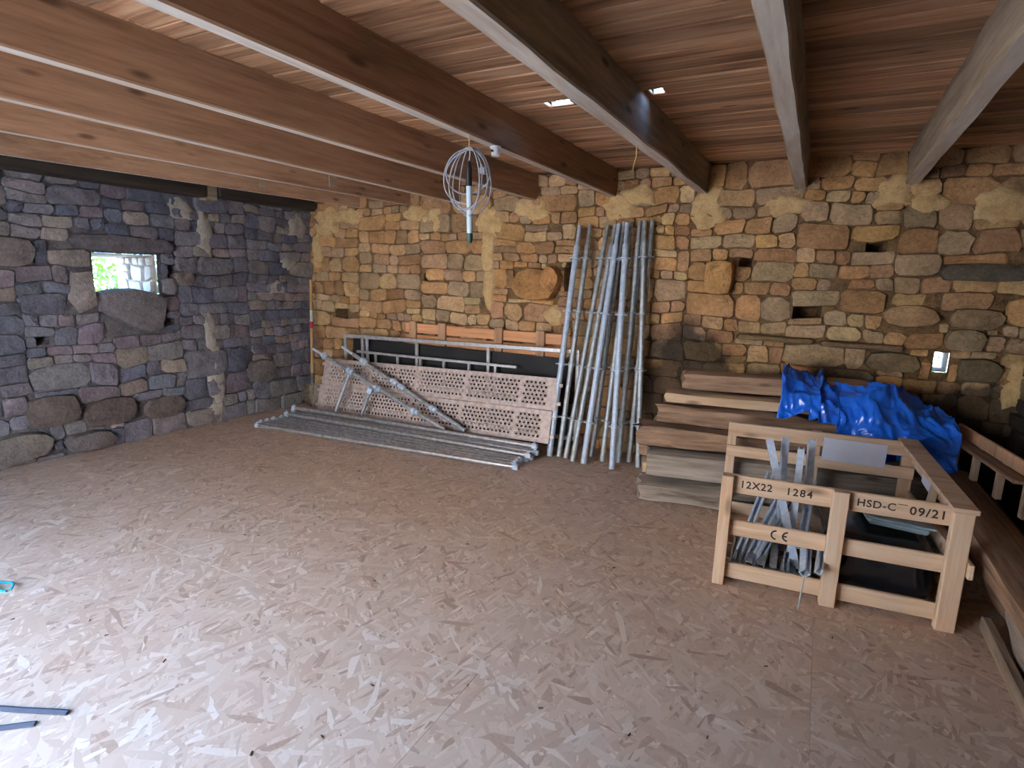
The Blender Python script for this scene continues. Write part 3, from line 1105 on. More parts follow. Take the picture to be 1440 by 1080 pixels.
LEAN = math.radians(-14)
d1 = deck('scaffold_deck', 3.03, 0.305, 0.05, 'deck_steel')
d1.matrix_world = Matrix.Translation((-5.135, 4.745, 0.045)) @ Matrix.Rotation(math.radians(-1.6), 4, 'Y') @ Matrix.Rotation(LEAN, 4, 'X')
tag(d1, 'lower perforated steel scaffold deck leaning on its long edge behind the tubes', 'scaffold deck')
d2 = clone(d1)
d2.matrix_world = Matrix.Translation((-5.115, 4.823, 0.352)) @ Matrix.Rotation(math.radians(-1.6), 4, 'Y') @ Matrix.Rotation(LEAN, 4, 'X')
tag(d2, 'upper perforated steel scaffold deck resting on the lower one', 'scaffold deck')

# guard-rail frame behind the decks
g = empty('guardrail_frame', (-4.93, 5.035, 0.0))
rz = Matrix.Rotation(math.radians(-1.2), 4, 'Y')
MB().box((0, -.016, .905), (3.0, .016, .945), bevel=.004).build('top_rail', 'aluminium', g).matrix_local = rz
MB().box((0, -.016, .05), (3.0, .016, .09), bevel=.004).build('bottom_rail', 'aluminium', g).matrix_local = rz
for x in (0.0, 0.27, 0.34, 1.06, 1.98, 2.965):
    MB().box((x, -.014, .09), (x + .035, .014, .905), bevel=.003).build('upright', 'aluminium', g).matrix_local = rz
tag(g, 'pale aluminium guard rail frame standing behind the perforated decks', 'frame')
# ladder on its side in front of it
g = empty('ladder', (-4.71, 4.998, 0.0))
for z in (0.745, 0.43):
    MB().box((0, -.012, z), (2.12, .012, z + .028), bevel=.003).build('stile', 'aluminium', g).matrix_local = Matrix.Rotation(math.radians(-0.6), 4, 'Y')
for x in (0.27, 0.59, 0.91, 1.22, 1.54, 1.86):
    MB().box((x, -.010, .46), (x + .030, .010, .755), bevel=.004).build('rung', 'aluminium', g).matrix_local = Matrix.Rotation(math.radians(-0.6), 4, 'Y')
tag(g, 'aluminium ladder lying on its side between the decks and the guard rail frame', 'ladder')


def crumpled(name, x0, x1, z0, z1, y, amp, mat, seed, nx=60, nz=24, th=0.006):
    mb = MB()
    for side in (0, 1):
        for j in range(nz + 1):
            for i in range(nx + 1):
                x, z = x0 + (x1 - x0) * i / nx, z0 + (z1 - z0) * j / nz
                d = amp * (n3(x * 4, z * 5, seed) + 0.6 * abs(n3(x * 11, z * 9, seed + 3)))
                top = 0.012 * n3(x * 3, 9, seed) * j / nz
                mb.v.append((x, y + d + side * th, z + top))
    n = (nx + 1) * (nz + 1)
    for side in (0, 1):
        for j in range(nz):
            for i in range(nx):
                a = side * n + j * (nx + 1) + i
                mb.f.append((a, a + 1, a + nx + 2, a + nx + 1) if not side else (a, a + nx + 1, a + nx + 2, a + 1))
    return mb.build(name, mat, smooth=True)


tag(crumpled('plastic_sheet', -4.85, -2.05, 0.0, 0.90, 5.075, 0.012, 'black_sheet', 2.0), 'black plastic sheet hanging behind the guard rail frame', 'sheet')

# orange timber pallet on edge behind everything
g = empty('pallet', (-4.12, 5.15, 0.0))
for z in (0.02, 0.145, 0.27, 0.395, 0.52, 0.645, 0.77, 0.895, 1.02):
    MB().box((0, 0.0, 0), (1.93, 0.02, 0.105), bevel=.003).build('slat', 'pallet_orange', g, loc=(0, 0, z))
for x in (0.07, 0.47, 1.18, 1.66):
    MB().box((0, -0.03, 0), (0.095, 0.0, 1.15), bevel=.004).build('bearer', 'pallet_post', g, loc=(x, 0, 0.0))
tag(g, 'orange timber pallet standing on edge against the ochre wall', 'pallet')

# ledgers stacked on the floor
def ledger_parts(root, L):
    MB().tube([(0, 0, 0.05), (0, 0, L - 0.05)], 0.0235, 12).build('tube', 'pipe_grey', root, smooth=True)
    for s, z in ((-1, 0.0), (1, L)):
        mb = MB()
        a, b = (z, z + 0.06) if s < 0 else (z - 0.06, z)
        mb.box((-.022, -.0235, a), (.022, .0235, b), bevel=.006)
        mb.box((-.006, -.030, a + .015), (.006, .036, a + .04), bevel=.002)
        mb.build('wedge_head', 'galvanised_bright', root)


LG = [((-5.20, 3.95, .0245), (-2.17, 4.255, .0245)), ((-5.24, 4.03, .0245), (-2.17, 4.32, .0245)), ((-5.25, 4.12, .0245), (-2.15, 4.385, .0245)),
      ((-5.26, 4.21, .0245), (-2.13, 4.45, .0245)), ((-5.24, 4.30, .0245), (-2.11, 4.515, .0245)), ((-5.22, 4.38, .0245), (-2.02, 4.58, .0245)), ((-5.25, 4.46, .0245), (-2.18, 4.645, .0245)),
      ((-5.20, 4.345, .0722), (-2.26, 4.48, .0722)), ((-5.18, 4.42, .0722), (-2.11, 4.60, .0722)), ((-5.28, 4.51, .0722), (-2.20, 4.67, .0722)), ((-5.21, 4.46, .1195), (-2.23, 4.63, .1195))]
first = None
for i, (p, q) in enumerate(LG):
    if first is None:
        root = empty('scaffold_ledger')
        ledger_parts(root, 3.05)
        first = root
    else:
        root = clone(first)
    mt = frame_to(p, q, 0.0)
    root.matrix_world = mt
    tag(root, 'long grey steel scaffold tube with wedge ends lying in the pile on the floor', 'scaffold tube', 'scaffold tubes piled on the floor')
    if i == 10:
        root['label'] = 'grey steel scaffold tube lying on top of the whole pile of tubes'
    elif i == 0:
        root['label'] = 'grey steel scaffold tube on the bare floor, outermost of the pile'

# two uprights with couplers lying slantwise against the decks, and two short tubes
def slanted(p, q, zs, label):
    p, q = Vector(p), Vector(q)
    L = (q - p).length
    root = empty('slanted_upright')
    root.matrix_world = frame_to(p, q)
    MB().tube([(0, 0, 0), (0, 0, L * .9)], 0.022, 12).build('tube', 'galvanised', root, smooth=True)
    MB().tube([(0, 0, L * .9), (0, 0, L)], 0.016, 10).build('spigot', 'galvanised_bright', root, smooth=True)
    for z in zs:
        mb = MB()
        mb.tube([(0, 0, z - .006), (0, 0, z + .006)], 0.046, 8)
        mb.tube([(0, 0, z - .045), (0, 0, z + .045)], 0.030, 12)
        mb.build('coupler', 'galvanised_bright', root, smooth=True)
    tag(root, label, 'scaffold pole')


slanted((-3.18, 4.60, 0.13), (-5.13, 4.72, 0.78), (0.42, 0.98, 1.42, 1.85), 'galvanised pole slanting across the decks, its bare end sticking out beyond them')
slanted((-2.98, 4.66, 0.14), (-4.78, 4.83, 0.82), (0.45, 0.93, 1.05, 1.55), 'galvanised pole slanting across the decks below their upper edge')
for (p, q, lb) in (((-4.73, 4.60, 0.02), (-4.55, 4.71, 0.58), 'short steel tube with a pale coupler head leaning near the deck end'), ((-4.36, 4.62, 0.02), (-4.22, 4.66, 0.40), 'shorter steel tube leaning under the slanted poles')):
    root = empty('short_tube')
    L = (Vector(q) - Vector(p)).length
    root.matrix_world = frame_to(p, q)
    MB().tube([(0, 0, 0), (0, 0, L)], 0.02, 12).build('tube', 'galvanised', root, smooth=True)
    MB().box((-.03, -.03, L - .03), (.03, .03, L + .04), bevel=.008).build('coupler_head', 'galvanised_bright', root)
    tag(root, lb, 'scaffold tube')

# shovel in the corner
sh = empty('shovel')
sh.matrix_world = frame_to((-5.45, 4.98, 0.002), (-5.615, 5.165, 1.56))
MB().tube([(0, 0, .30), (0, 0, 1.58)], [0.018, 0.016], 12).build('handle', 'handle_ash', sh, smooth=True)
MB().tube([(0, 0, .98), (0, 0, 1.06)], [0.0185, 0.0182], 12).build('red_band', 'red_paint', sh, smooth=True)
MB().tube([(0, 0, 1.06), (0, 0, 1.2)], [0.0182, 0.0178], 12).build('white_band', 'white_paint', sh, smooth=True)
mb = MB()
vs, fs = [], []
for j in range(9):
    q = j / 8
    w = 0.115 * (1 - max(0, .45 - q) ** 2 * 4.2) if q < .45 else 0.115
    for s in (0, 1):
        for i in range(7):
            t = -1 + 2 * i / 6
            vs.append((t * w, 0.035 * t * t + 0.02 * (1 - q) * 0 + s * 0.003, q * 0.29))
for s in (0, 1):
    for j in range(8):
        for i in range(6):
            a = j * 14 + s * 7 + i
            fs.append((a, a + 1, a + 15, a + 14))
mb.add(vs, fs)
mb.tube([(0, 0.0, .16), (0, 0.0, .30), (0, 0, .42)], [.012, .022, .021], 10)
mb.build('blade', 'blade_steel', sh, smooth=True)
tag(sh, 'wooden handled shovel with a red band standing in the corner', 'shovel')

# ------------------------------------------------------------------ timber pile
def hewn(name, L, dy, h, mat, seed, jit=0.012, rounded=0.25, taper=0.0):
    """rough beam; local X length, Y depth, Z height from 0"""
    mb = MB()
    ns, k = 22, 14
    e = 2 / max(0.05, rounded) if rounded < 1 else 2.0
    vs, fs = [], []
    for i in range(ns + 1):
        x = L * i / ns
        end = min(i, ns - i)
        sh = 0.94 if end == 0 else 1.0
        for j in range(k):
            t = 2 * math.pi * (j + .5) / k
            c, s = math.cos(t), math.sin(t)
            r = (abs(c) ** e + abs(s) ** e) ** (-1 / e)
            yy = dy / 2 + dy / 2 * r * c * sh + jit * n3(x * 2.5, c * 1.2 + seed, s * 1.2) * 1.3
            zz = h / 2 + h / 2 * r * s * sh * (1 - taper * x / L) - (taper * x / L) * h / 2
            if s > 0:
                zz += jit * n3(x * 2.2 + 7, c * 1.2 + seed, s)
            xx = x + (jit * 2.5 * n3(c * 1.5, s * 1.5, seed + i) if end == 0 else 0)
            vs.append((xx, yy, max(0.0, zz)))
    for i in range(ns):
        for j in range(k):
            fs.append((i * k + j, i * k + (j + 1) % k, (i + 1) * k + (j + 1) % k, (i + 1) * k + j))
    fs += [tuple(range(k - 1, -1, -1)), tuple(ns * k + j for j in range(k))]
    mb.add(vs, fs)
    return mb.build(name, mat, smooth=True)


def place(o, loc, rz, label, cat='timber'):
    o.location = loc
    o.rotation_euler = (0, 0, math.radians(rz))
    return tag(o, label, cat)


place(hewn('timber_beam', 2.0, .24, .165, 'beam_grey', 1.0, .034, .3), (-1.06, 4.115, 0.0), 13, 'grey weathered split beam lying on the floor at the foot of the timber pile')
place(hewn('timber_beam', 1.95, .24, .215, 'beam_grey', 2.0, .014, .15), (-1.03, 4.19, 0.175), 13, 'squared grey timber beam with a flat sawn face, second from the floor in the pile')
place(hewn('timber_beam', 2.0, .30, .165, 'beam_brown', 3.0, .045, .5), (-1.12, 4.22, 0.395), 13, 'rounded brown timber slab with a split, third from the floor in the pile')
place(hewn('timber_beam', 1.45, .26, .14, 'beam_brown', 4.0, .035, .5), (-1.00, 4.33, 0.57), 12, 'dark shaded timber beam under the thin pale plank of the pile')
place(hewn('timber_plank', 1.4, .22, .085, 'beam_pale', 5.0, .012, .2), (-0.96, 4.36, 0.742), 10, 'thin pale plank projecting near the top of the timber pile', 'plank')
place(hewn('timber_beam', 1.3, .20, .15, 'beam_brown', 6.0, .018, .22), (-0.85, 4.44, 0.838), 14, 'squared brown timber beam on top of the pile beside the blue tarp')
place(hewn('timber_beam', 1.9, .26, .22, 'beam_pale', 7.0, .012, .25), (-1.14, 4.48, 0.0), 9, 'orange brown beam at the back of the pile, resting on the floor')
place(hewn('timber_beam', 1.9, .26, .20, 'beam_brown', 8.0, .012, .3), (-1.17, 4.52, 0.22), 9, 'orange brown round-edged beam at the back of the pile, second from the floor')

# blue tarpaulin thrown over the pile, hanging down behind the crate
def tarp():
    mb = MB()
    nx, nt = 150, 100
    x0, x1 = -0.17, 0.92
    def profile(t, x):
        # t 0..1 : from the wall side over the top and down the front
        sk = 0.20 * (x + 0.17)
        hi = 0.03 if x < .08 else -.03 - .05 * math.sin((x - .08) * 4)
        if x > .55:
            hi -= (x - .55) * .55
        pts = [(5.00 + sk * .2, 0.86 + hi), (4.84 + sk * .4, 0.98 + hi), (4.64 + sk, 1.02 + hi), (4.48 + sk, 0.97 + hi), (4.38 + sk, 0.86 + hi), (4.34 + sk, 0.72 + hi * .5), (4.35 + sk, 0.50), (4.38 + sk, 0.33)]
        q = t * (len(pts) - 1)
        i = min(int(q), len(pts) - 2)
        w = q - i
        a, b = pts[i], pts[i + 1]
        return a[0] * (1 - w) + b[0] * w, a[1] * (1 - w) + b[1] * w
    def ridge(v, p=1.0):
        return (1 - min(1.0, abs(v) * 2.2)) ** p
    def fold(x, t):
        wx = x + 0.10 * n3(x * 3, t * 3, 4)
        wt = t + 0.10 * n3(x * 3.5, t * 3, 14)
        r = 0.10 * (n3(wx * 2.6, wt * 2.4, 1.5) + .15)                 # bellies
        r += 0.050 * ridge(n3(wx * 4.2 + wt * 2.0, wt * 2.8, 2.5), 1.5)    # sharp creases
        r += 0.036 * ridge(n3(wx * 9 - wt * 5, wt * 6, 3.5), 1.6)
        r += 0.015 * ridge(n3(wx * 20, wt * 16, 4.5), 1.3)
        return r
    for j in range(nt + 1):
        t = j / nt
        for i in range(nx + 1):
            s = i / nx
            x = x0 + (x1 - x0) * s
            lim = 0.70 + 0.22 * n3(x * 3.1, 1.0, 2.0) + (0.10 if x > 0.2 else -0.06 if x < 0.02 else 0.0)
            tt = t * min(1.0, lim)
            y, z = profile(tt, x)
            f = fold(x, tt * 1.2)
            up = max(0.0, min(1.0, 1 - max(0.0, tt - 0.40) * 3.5))
            z += f * (0.25 + 0.75 * up) - .03
            y -= max(-.02, f) * (1 - up) * 0.75
            if s < 0.10:                      # stiff rolled edge at the left, standing up
                z += 0.05 * (1 - s / .10) ** 2 * up
            mb.v.append((x + 0.03 * n3(tt * 5, x * 3, 5), y, max(0.05, z)))
    w = nx + 1
    for j in range(nt):
        for i in range(nx):
            a = j * w + i
            mb.f.append((a, a + 1, a + w + 1, a + w))
    o = mb.build('tarpaulin', 'tarp_blue', smooth=True)
    o.data.polygons.foreach_set('use_smooth', [True] * len(o.data.polygons))
    sm = o.modifiers.new('thickness', 'SOLIDIFY')
    sm.thickness = 0.004
    return o


tag(tarp(), 'crumpled glossy blue tarpaulin heaped on the timber pile', 'tarpaulin')

# ------------------------------------------------------------------ wooden cage crate
CR = Matrix.Translation((-0.36, 3.15, 0.0)) @ Matrix.Rotation(math.radians(6.0), 4, 'Z')
crate = empty('timber_crate')
crate.matrix_world = CR
W_, D_ = 1.13, 1.10
def cpart(name, lo, hi, mat='crate_wood', mt=None, bev=.004):
    mb = MB()
    c = [(a + b) / 2 for a, b in zip(lo, hi)]
    mb.box([a - k for a, k in zip(lo, c)], [a - k for a, k in zip(hi, c)], bevel=bev)
    o = mb.build(name, mat, crate)
    o.matrix_local = Matrix.Translation(c) @ (mt or Matrix.Identity(4))
    return o


for (x, w) in ((0.0, .062), (0.535, .075), (W_ - .085, .085)):
    cpart('post', (x, 0.0, 0.0), (x + w, .045, .635), 'crate_post_wood')
for (x, w) in ((0.0, .06), (0.53, .06), (W_ - .07, .07)):
    cpart('post', (x, D_ - .045, 0.0), (x + w, D_, .70 if x < 1 else .695), 'crate_post_wood')
rail_top = cpart('rail', (0.0, .045, .530), (W_ - .04, .067, .635))
rail_mid = cpart('rail', (0.02, .045, .285), (W_ - .02, .067, .375))
cpart('rail', (0.02, .045, .03), (W_ - .02, .067, .12))
for z in ((.605, .70), (.455, .535), (.03, .12)):
    cpart('rail', (0.0, D_ - .067, z[0]), (W_, D_ - .045, z[1]))
# right side: wide flat board on top, side rails, brace
tilt = Matrix.Rotation(math.radians(3.2), 4, 'X')
rt = cpart('top_board', (W_ - .10, -.01, .650), (W_ + .012, D_ + .01, .676), 'crate_wood', tilt)
for z in (.29, .04):
    cpart('side_rail', (W_ - .022, .045, z), (W_, D_ - .05, z + .085))
cpart('side_rail', (W_ + .002, -.02, .30), (W_ + .026, .5, .375))
cpart('side_rail', (W_ - .022, .045, .53), (W_, D_ - .05, .60), 'crate_wood', tilt)
cpart('brace', (W_ - .05, .48, .28), (W_ - .028, .56, .66), 'crate_post_wood', Matrix.Rotation(math.radians(18), 4, 'X'))
cpart('side_rail', (0.0, .05, .03), (.022, D_ - .05, .115))
cpart('side_rail', (0.0, .30, .20), (.022, D_ - .05, .28))
for y in (.10, .32, .54, .76, .97):
    cpart('floor_slat', (.025, y, .012), (W_ - .025, y + .09, .028))


def text_mesh(body, size, loc, parent, name='stencil_print', space=1.0):
    cu = bpy.data.curves.new('stencil', 'FONT')
    cu.body = body
    cu.size = size
    cu.align_x = 'CENTER'
    cu.align_y = 'CENTER'
    cu.space_character = space
    cu.extrude = 0.0006
    cu.offset = size * 0.018
    cu.resolution_u = 3
    tmp = bpy.data.objects.new('stencil', cu)
    col.objects.link(tmp)
    dg = bpy.context.evaluated_depsgraph_get()
    me = bpy.data.meshes.new_from_object(tmp.evaluated_get(dg))
    bpy.data.objects.remove(tmp)
    me.materials.clear()
    me.materials.append(MATS['ink'])
    o = bpy.data.objects.new(name, me)
    col.objects.link(o)
    o.parent = parent
    o.rotation_euler = (math.pi / 2, 0, 0)
    o.location = loc
    return o


# prints on the front rails (rail local origin = its centre)
yf = -.0114
cx = (W_ - .04) / 2
text_mesh('12X22', .056, (.175 - cx, yf, .002), rail_top, space=1.1)
text_mesh('1284', .056, (.385 - cx, yf, .0), rail_top, space=1.2)
text_mesh('HSD-C', .054, (.735 - cx, yf, .0), rail_top, space=1.1)
text_mesh('09/21', .060, (.955 - cx, yf, -.004), rail_top, space=1.15)
MB().box((-.03, -.0006, -.0015), (.012, .0006, .0015)).build('stencil_print', 'ink', rail_top, loc=(.855 - cx, yf, .022))
# the conformity mark: round C and E drawn as arcs
cm = MB()
def arc(cxx, r, a0, a1, th):
    n = 18
    vs, fs = [], []
    for i in range(n + 1):
        t = a0 + (a1 - a0) * i / n
        for rr in (r - th, r):
            for yy in (-.0006, .0006):
                vs.append((cxx + rr * math.cos(t), yy, rr * math.sin(t)))
    for i in range(n):
        a = i * 4
        fs += [(a, a + 4, a + 6, a + 2), (a + 1, a + 3, a + 7, a + 5), (a, a + 1, a + 5, a + 4), (a + 2, a + 6, a + 7, a + 3)]
    cm.add(vs, fs)
arc(0, .028, math.pi / 2, 3 * math.pi / 2, .009)
arc(.056, .028, math.pi / 2, 3 * math.pi / 2, .009)
cm.box((.032, -.0006, -.0045), (.052, .0006, .0045))
cm.build('stencil_print', 'ink', rail_mid, loc=(.30 - W_ / 2, yf, .0))
tag(crate, 'open slatted wooden cage crate with black stencilled numbers on its rail', 'crate')

# white paper notices on the crate
mb = MB()
nx = 12
for j in range(2):
    for i in range(nx + 1):
        mb.v.append((.365 * i / nx, -.006 * math.sin(math.pi * i / nx) - .004, -.152 * j))
mb.f = [(i, i + 1, nx + 2 + i, nx + 1 + i) for i in range(nx)]
o = mb.build('paper_notice', 'paper')
o.modifiers.new('thickness', 'SOLIDIFY').thickness = 0.0008
o.matrix_world = CR @ Matrix.Translation((.60, D_ - .069, .672)) @ Matrix.Rotation(math.radians(1), 4, 'Y')
tag(o, 'blank white paper sheet on the rear rails of the slatted crate', 'paper')
mb = MB()
for j in range(2):
    for i in range(nx + 1):
        mb.v.append((-.004 * math.sin(math.pi * i / nx) - .004, .26 * i / nx, -.07 * j + .02 * i / nx))
mb.f = [(i, i + 1, nx + 2 + i, nx + 1 + i) for i in range(nx)]
o = mb.build('paper_notice', 'paper')
o.modifiers.new('thickness', 'SOLIDIFY').thickness = 0.0008
o.matrix_world = CR @ Matrix.Translation((W_ - .026, .50, .585))
tag(o, 'folded white paper tucked under the top board of the crate', 'paper')


# steel profiles in the crate: open channels
def channel(p, q, w, label, group, roll=0.0, mat='galvanised_bright'):
    p, q = Vector(p), Vector(q)
    L = (q - p).length
    t = .004
    sec = [(-w / 2, -w / 2), (w / 2, -w / 2), (w / 2, w / 2), (w / 2 - w * .28, w / 2), (w / 2 - w * .28, w / 2 - t), (w / 2 - t, w / 2 - t), (w / 2 - t, -w / 2 + t),
           (-w / 2 + t, -w / 2 + t), (-w / 2 + t, w / 2 - t), (-w / 2 + w * .28, w / 2 - t), (-w / 2 + w * .28, w / 2), (-w / 2, w / 2)]
    k = len(sec)
    mb = MB()
    mb.v = [(a, b, z) for z in (0, L) for a, b in sec]
    mb.f = [(i, (i + 1) % k, k + (i + 1) % k, k + i) for i in range(k)] + [tuple(range(k - 1, -1, -1)), tuple(range(k, 2 * k))]
    o = mb.build('steel_profile', mat)
    o.matrix_world = frame_to(p, q, roll)
    tag(o, label, 'steel profile', group)
    return o


up_l, up_g = 'upright pale galvanised channel sticking up out of the slatted crate', 'upright channels in the crate'
channel((.05, 3.47, .06), (-.166, 3.50, .785), .040, up_l, up_g, .3)
channel((-.060, 3.66, .03), (-.086, 3.60, .785), .034, up_l, up_g, .8)
channel((.010, 3.56, .03), (.002, 3.52, .755), .036, up_l, up_g, .2)
channel((.085, 3.68, .03), (.050, 3.64, .785), .036, up_l, up_g, 1.0)
lo_l, lo_g = 'galvanised channel leaning inside the slatted crate', 'leaning channels in the crate'
channel((-.262, 3.38, .06), (-.150, 3.78, .50), .042, lo_l, lo_g, .2)
channel((-.215, 3.36, .05), (-.060, 3.80, .44), .042, lo_l, lo_g, .5)
channel((-.170, 3.33, .05), (-.005, 3.84, .40), .040, lo_l, lo_g, .9)
channel((.055, 3.36, .24), (.085, 3.86, .46), .045, lo_l, lo_g, .1)
ly_l, ly_g = 'short channel end lying on the crate floor', 'channels lying in the crate'
for i in range(8):
    x = -.275 + i * .052
    channel((x, 3.29 + .01 * (i % 3), .055), (x + .03 * ((i % 3) - 1), 3.92, .055), .040, ly_l, ly_g, i * 1.57, 'galvanised_bright' if i % 2 else 'galvanised')
for i in range(5):
    x = -.250 + i * .062
    channel((x, 3.28, .100), (x + .02 * ((i % 3) - 1), 3.80, .100), .036, ly_l, ly_g, i * 1.57, 'galvanised')
# pieces poking out of the front beside the middle post, with a thin rod down to the floor
channel((.088, 3.11, .205), (.085, 3.50, .255), .040, 'channel end poking out of the crate front beside the middle post', None, .785)
channel((.150, 3.13, .225), (.165, 3.46, .28), .034, 'small channel end tucked against the middle post of the crate', None, .3)
o = MB().tube([(.088, 3.115, .19), (.082, 3.10, .09), (.079, 3.098, .004)], .0045, 8).build('steel_rod', 'galvanised', smooth=True)
tag(o, 'thin steel rod hanging from the crate front to the floor', 'rod')

# black film-wrapped bundle and grey tub in the right half of the crate
def soft_box(name, lx, ly, lz, mat, seed, jit=.02, e=6.0):
    mb = MB()
    nu, nv = 36, 18
    for j in range(nv + 1):
        ph = -math.pi / 2 + math.pi * j / nv
        for i in range(nu):
            th = 2 * math.pi * i / nu
            d = Vector((math.cos(ph) * math.cos(th), math.cos(ph) * math.sin(th), math.sin(ph)))
            r = (abs(d.x) ** e + abs(d.y) ** e + abs(d.z) ** e) ** (-1 / e)
            p = Vector((d.x * r * lx / 2, d.y * r * ly / 2, d.z * r * lz / 2))
            f = 1 + jit * 2 * n3(p.x * 9 + seed, p.y * 9, p.z * 9) - jit * abs(n3(p.x * 22, p.y * 22 + seed, p.z * 22))
            p *= f
            mb.v.append((p.x, p.y, max(p.z, -lz / 2) + lz / 2))
    for j in range(nv):
        for i in range(nu):
            mb.f.append((j * nu + i, j * nu + (i + 1) % nu, (j + 1) * nu + (i + 1) % nu, (j + 1) * nu + i))
    return mb.build(name, mat, smooth=True)


o = soft_box('wrapped_bundle', .52, .86, .33, 'black_film', 3.0, .025, 7)
o.matrix_world = CR @ Matrix.Translation((.815, .555, .03))
tag(o, 'bundle wrapped in shiny black film inside the slatted crate', 'bundle')
mb = MB()
lid = [(-.17, -.17), (.17, -.17), (.19, .19), (-.15, .19)]
mb.box((-.15, -.19, 0), (.15, .19, .045), bevel=.02)
mb.box((-.165, -.205, .038), (.165, .205, .05), bevel=.005)
o = mb.build('plastic_tub', 'tub_grey')
o.matrix_world = CR @ Matrix.Translation((.90, .45, .378)) @ Matrix.Rotation(math.radians(4), 4, 'Y') @ Matrix.Rotation(math.radians(-3), 4, 'X')
tag(o, 'shallow grey blue plastic tub on the black bundle in the crate', 'tub')

# ------------------------------------------------------------------ right side timber
o = MB().box((-.022, 0, 0), (.022, 1.75, .07), bevel=.006).build('floor_batten', 'plank_brown_y')
place(o, (.905, 1.65, .0), 0, 'narrow batten lying on the floor along the pale log', 'batten')
lg = hewn('hewn_log', 2.0, .33, .29, 'log_pale', 9.0, .035, .8)
# log runs along Y: turn its length axis
lg.data.materials.clear(); lg.data.materials.append(MATS['beam_grey'])
place(lg, (1.265, 1.30, .0), 90, 'pale gnarled log under the heavy plank by the right wall', 'log')
lg = hewn('hewn_log', 1.55, .30, .29, 'beam_brown', 12.0, .03, .7)
place(lg, (1.27, 3.45, .0), 90, 'dark log under the far end of the heavy plank by the right wall', 'log')
pk = hewn('heavy_plank', 3.45, .235, .115, 'beam_brown', 10.0, .008, .12)
place(pk, (1.105, 1.45, .305), 90.8, 'heavy wide plank lying on logs beside the slatted crate', 'plank')
# small slatted frame standing on the plank against the wall
fr = empty('slatted_frame', (1.135, 3.92, .425), (0, 0, math.radians(98)))
MB().box((0, -.022, .22), (1.12, 0, .30), bevel=.004).build('rail', 'pallet_post', fr)
MB().box((0.02, .0, .20), (1.10, .09, .222), bevel=.004).build('rail', 'beam_brown', fr)
for x in (.02, .35, .70, 1.04):
    MB().box((x, -.012, 0), (x + .05, .022, .22), bevel=.004).build('post', 'crate_post_wood', fr)
tag(fr, 'low slatted wooden frame with an orange brown rail standing against the right wall', 'frame')

# ------------------------------------------------------------------ hanging work lamp, lamp holder, twine
lamp = empty('work_lamp', (-1.80, 2.811, 1.85))
hang = 0.50
MB().tube([(0, 0, .40), (0.002, 0, .30)], .018, 14).build('handle', 'rubber_black', lamp, smooth=True)
MB().tube([(0, 0, .385), (0, 0, .42), (0, 0, .435)], [.017, .013, .007], 12).build('cable_gland', 'rubber_black', lamp, smooth=True)
MB().tube([(0.002, 0, .30), (0.012, 0, .045)], .0165, 14).build('light_tube', 'tube_acrylic', lamp, smooth=True)
MB().tube([(0.0118, 0, .045), (0.0125, 0, .02), (0.013, 0, 0.0), (0.013, 0, -.008)], [.0175, .0175, .014, .008], 14).build('end_cap', 'cap_green', lamp, smooth=True)
MB().tube([(0, 0, hang - .01), (0, 0, ZJ - 1.85 - .001)], .0022, 6).build('hanging_string', 'twine', lamp, smooth=True)
lr = random.Random(9)
for (wl, wr, dep, tw, ysh) in ((.165, .13, .235, .05, .02), (.14, .145, .33, -.1, -.015), (.135, .125, .345, .25, .03), (.125, .135, .325, -.3, -.03), (.15, .11, .30, .5, .01), (.12, .145, .355, -.55, -.005)):
    pts = []
    for i in range(49):
        t = 2 * math.pi * i / 48
        s = math.sin(t)
        w = wr if s > 0 else wl
        z = hang - dep * (0.5 - 0.5 * math.cos(t)) + .006 * math.sin(3 * t + tw * 9)
        x = w * s * (0.82 + .25 * (0.5 - .5 * math.cos(t)))
        pts.append((x * math.cos(tw), x * math.sin(tw) + ysh * math.sin(t / 2), z))
    MB().tube(pts, .0042, 8, caps=False).build('cable_loop', 'cable_grey', lamp, smooth=True)
MB().tube([(0, 0, .43), (.004, .004, .47), (0, .006, .50)], .0042, 8).build('cable_lead', 'cable_grey', lamp, smooth=True)
mb = MB()
mb.box((.075, -.02, .36), (.115, .02, .395), bevel=.006)
mb.tube([(.085, 0, .395), (.085, 0, .41)], .004, 6)
mb.tube([(.105, 0, .395), (.105, 0, .41)], .004, 6)
mb.build('plug', 'cable_grey', lamp)
tag(lamp, 'tubular work lamp with coiled grey cable hanging on a string from a joist', 'lamp')

so = empty('lamp_holder', (-1.80, 3.10, ZJ))
MB().tube([(0, 0, 0), (0, 0, -.012)], .032, 16).build('base', 'white_plastic', so, smooth=True)
MB().tube([(0, 0, -.012), (0, 0, -.045), (0, 0, -.055)], [.022, .026, .022], 16).build('cup', 'white_plastic', so, smooth=True)
MB().tube([(0.0, -.022, -.03), (-.012, -.03, -.028)], .006, 8).build('contact', 'rubber_black', so)
tag(so, 'small white lamp holder fixed under the joist beside the hanging lamp', 'lamp holder')
o = MB().tube([(-1.02, 3.36, ZJ), (-1.018, 3.362, 2.36), (-1.03, 3.358, 2.31), (-1.035, 3.36, 2.275)], .003, 6).build('twine', 'twine', smooth=True)
tag(o, 'short straw coloured twine dangling from a joist', 'twine')

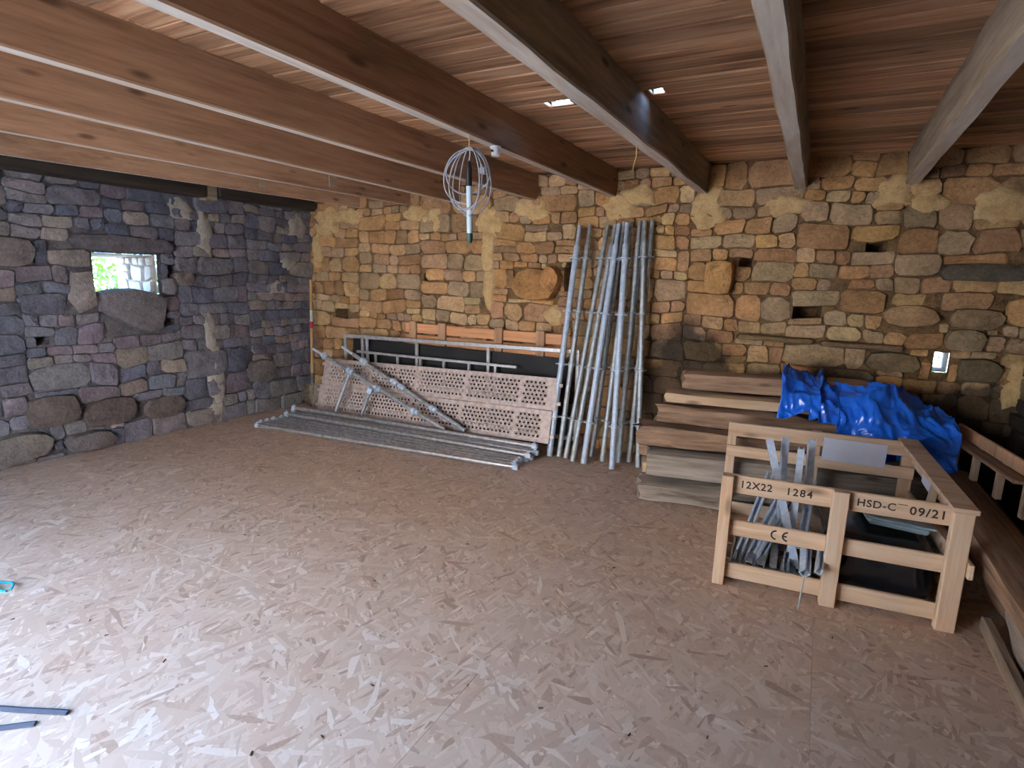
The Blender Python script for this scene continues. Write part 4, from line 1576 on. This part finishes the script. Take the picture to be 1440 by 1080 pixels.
# ------------------------------------------------------------------ odds and ends on the floor
def strip(p, q, w, mat, label, th=.006):
    p, q = Vector(p), Vector(q)
    L = (q - p).length
    mb = MB()
    n = 10
    for i in range(n + 1):
        x = L * i / n
        zz = .002 + .004 * abs(n3(x * 6, p.x * 3, 1))
        for (yy, z) in ((-w / 2, 0), (w / 2, 0), (w / 2, th * .6), (0, th), (-w / 2, th * .6)):
            mb.v.append((x, yy + .006 * n3(x * 4, 3, p.y), z + zz))
    k = 5
    for i in range(n):
        for j in range(k):
            mb.f.append((i * k + j, i * k + (j + 1) % k, (i + 1) * k + (j + 1) % k, (i + 1) * k + j))
    mb.f += [tuple(range(k - 1, -1, -1)), tuple(n * k + j for j in range(k))]
    o = mb.build('metal_strip', mat)
    o.location = p
    o.rotation_euler = (0, 0, math.atan2(q.y - p.y, q.x - p.x))
    return tag(o, label, 'strip')


strip((-2.305, .885, 0), (-2.85, .62, 0), .022, 'strap_dark', 'longer dark grey strip lying on the boards', .012)
strip((-2.345, .80, 0), (-2.62, .56, 0), .022, 'strap_dark', 'shorter dark grey strip lying beside the longer one', .012)
pts = [(-3.60 + .075 * math.cos(t) + .04, 1.165 + .028 * math.sin(t), .012 + .010 * math.sin(t * 2)) for t in (2 * math.pi * i / 24 for i in range(23))]
o = MB().tube(pts, .006, 6).build('strap_loop', 'strap_teal', smooth=True)
tag(o, 'small loop of teal strap on the floor', 'strap')
crg = random.Random(77)
chip = MB()
chip.add([(-.012, -.003, 0), (.010, -.004, 0), (.014, .002, 0), (-.008, .004, 0), (-.010, -.002, .004), (.009, -.002, .003), (.011, .001, .003), (-.007, .003, .005)],
         [(0, 3, 2, 1), (4, 5, 6, 7), (0, 1, 5, 4), (1, 2, 6, 5), (2, 3, 7, 6), (3, 0, 4, 7)])
c0 = None
for i in range(46):
    x, y = crg.uniform(-3.4, .3), crg.uniform(1.0, 3.6)
    if c0 is None:
        c0 = chip.build('wood_chip', 'chip_brown')
        o = c0
    else:
        o = c0.copy()
        col.objects.link(o)
    o.location = (x, y, 0.0)
    o.rotation_euler = (0, 0, crg.uniform(0, 6.28))
    s = crg.uniform(.35, 1.0)
    o.scale = (s, s, s)
    tag(o, 'tiny dark wood chip on the board floor', 'wood chip', 'wood chips on the floor')
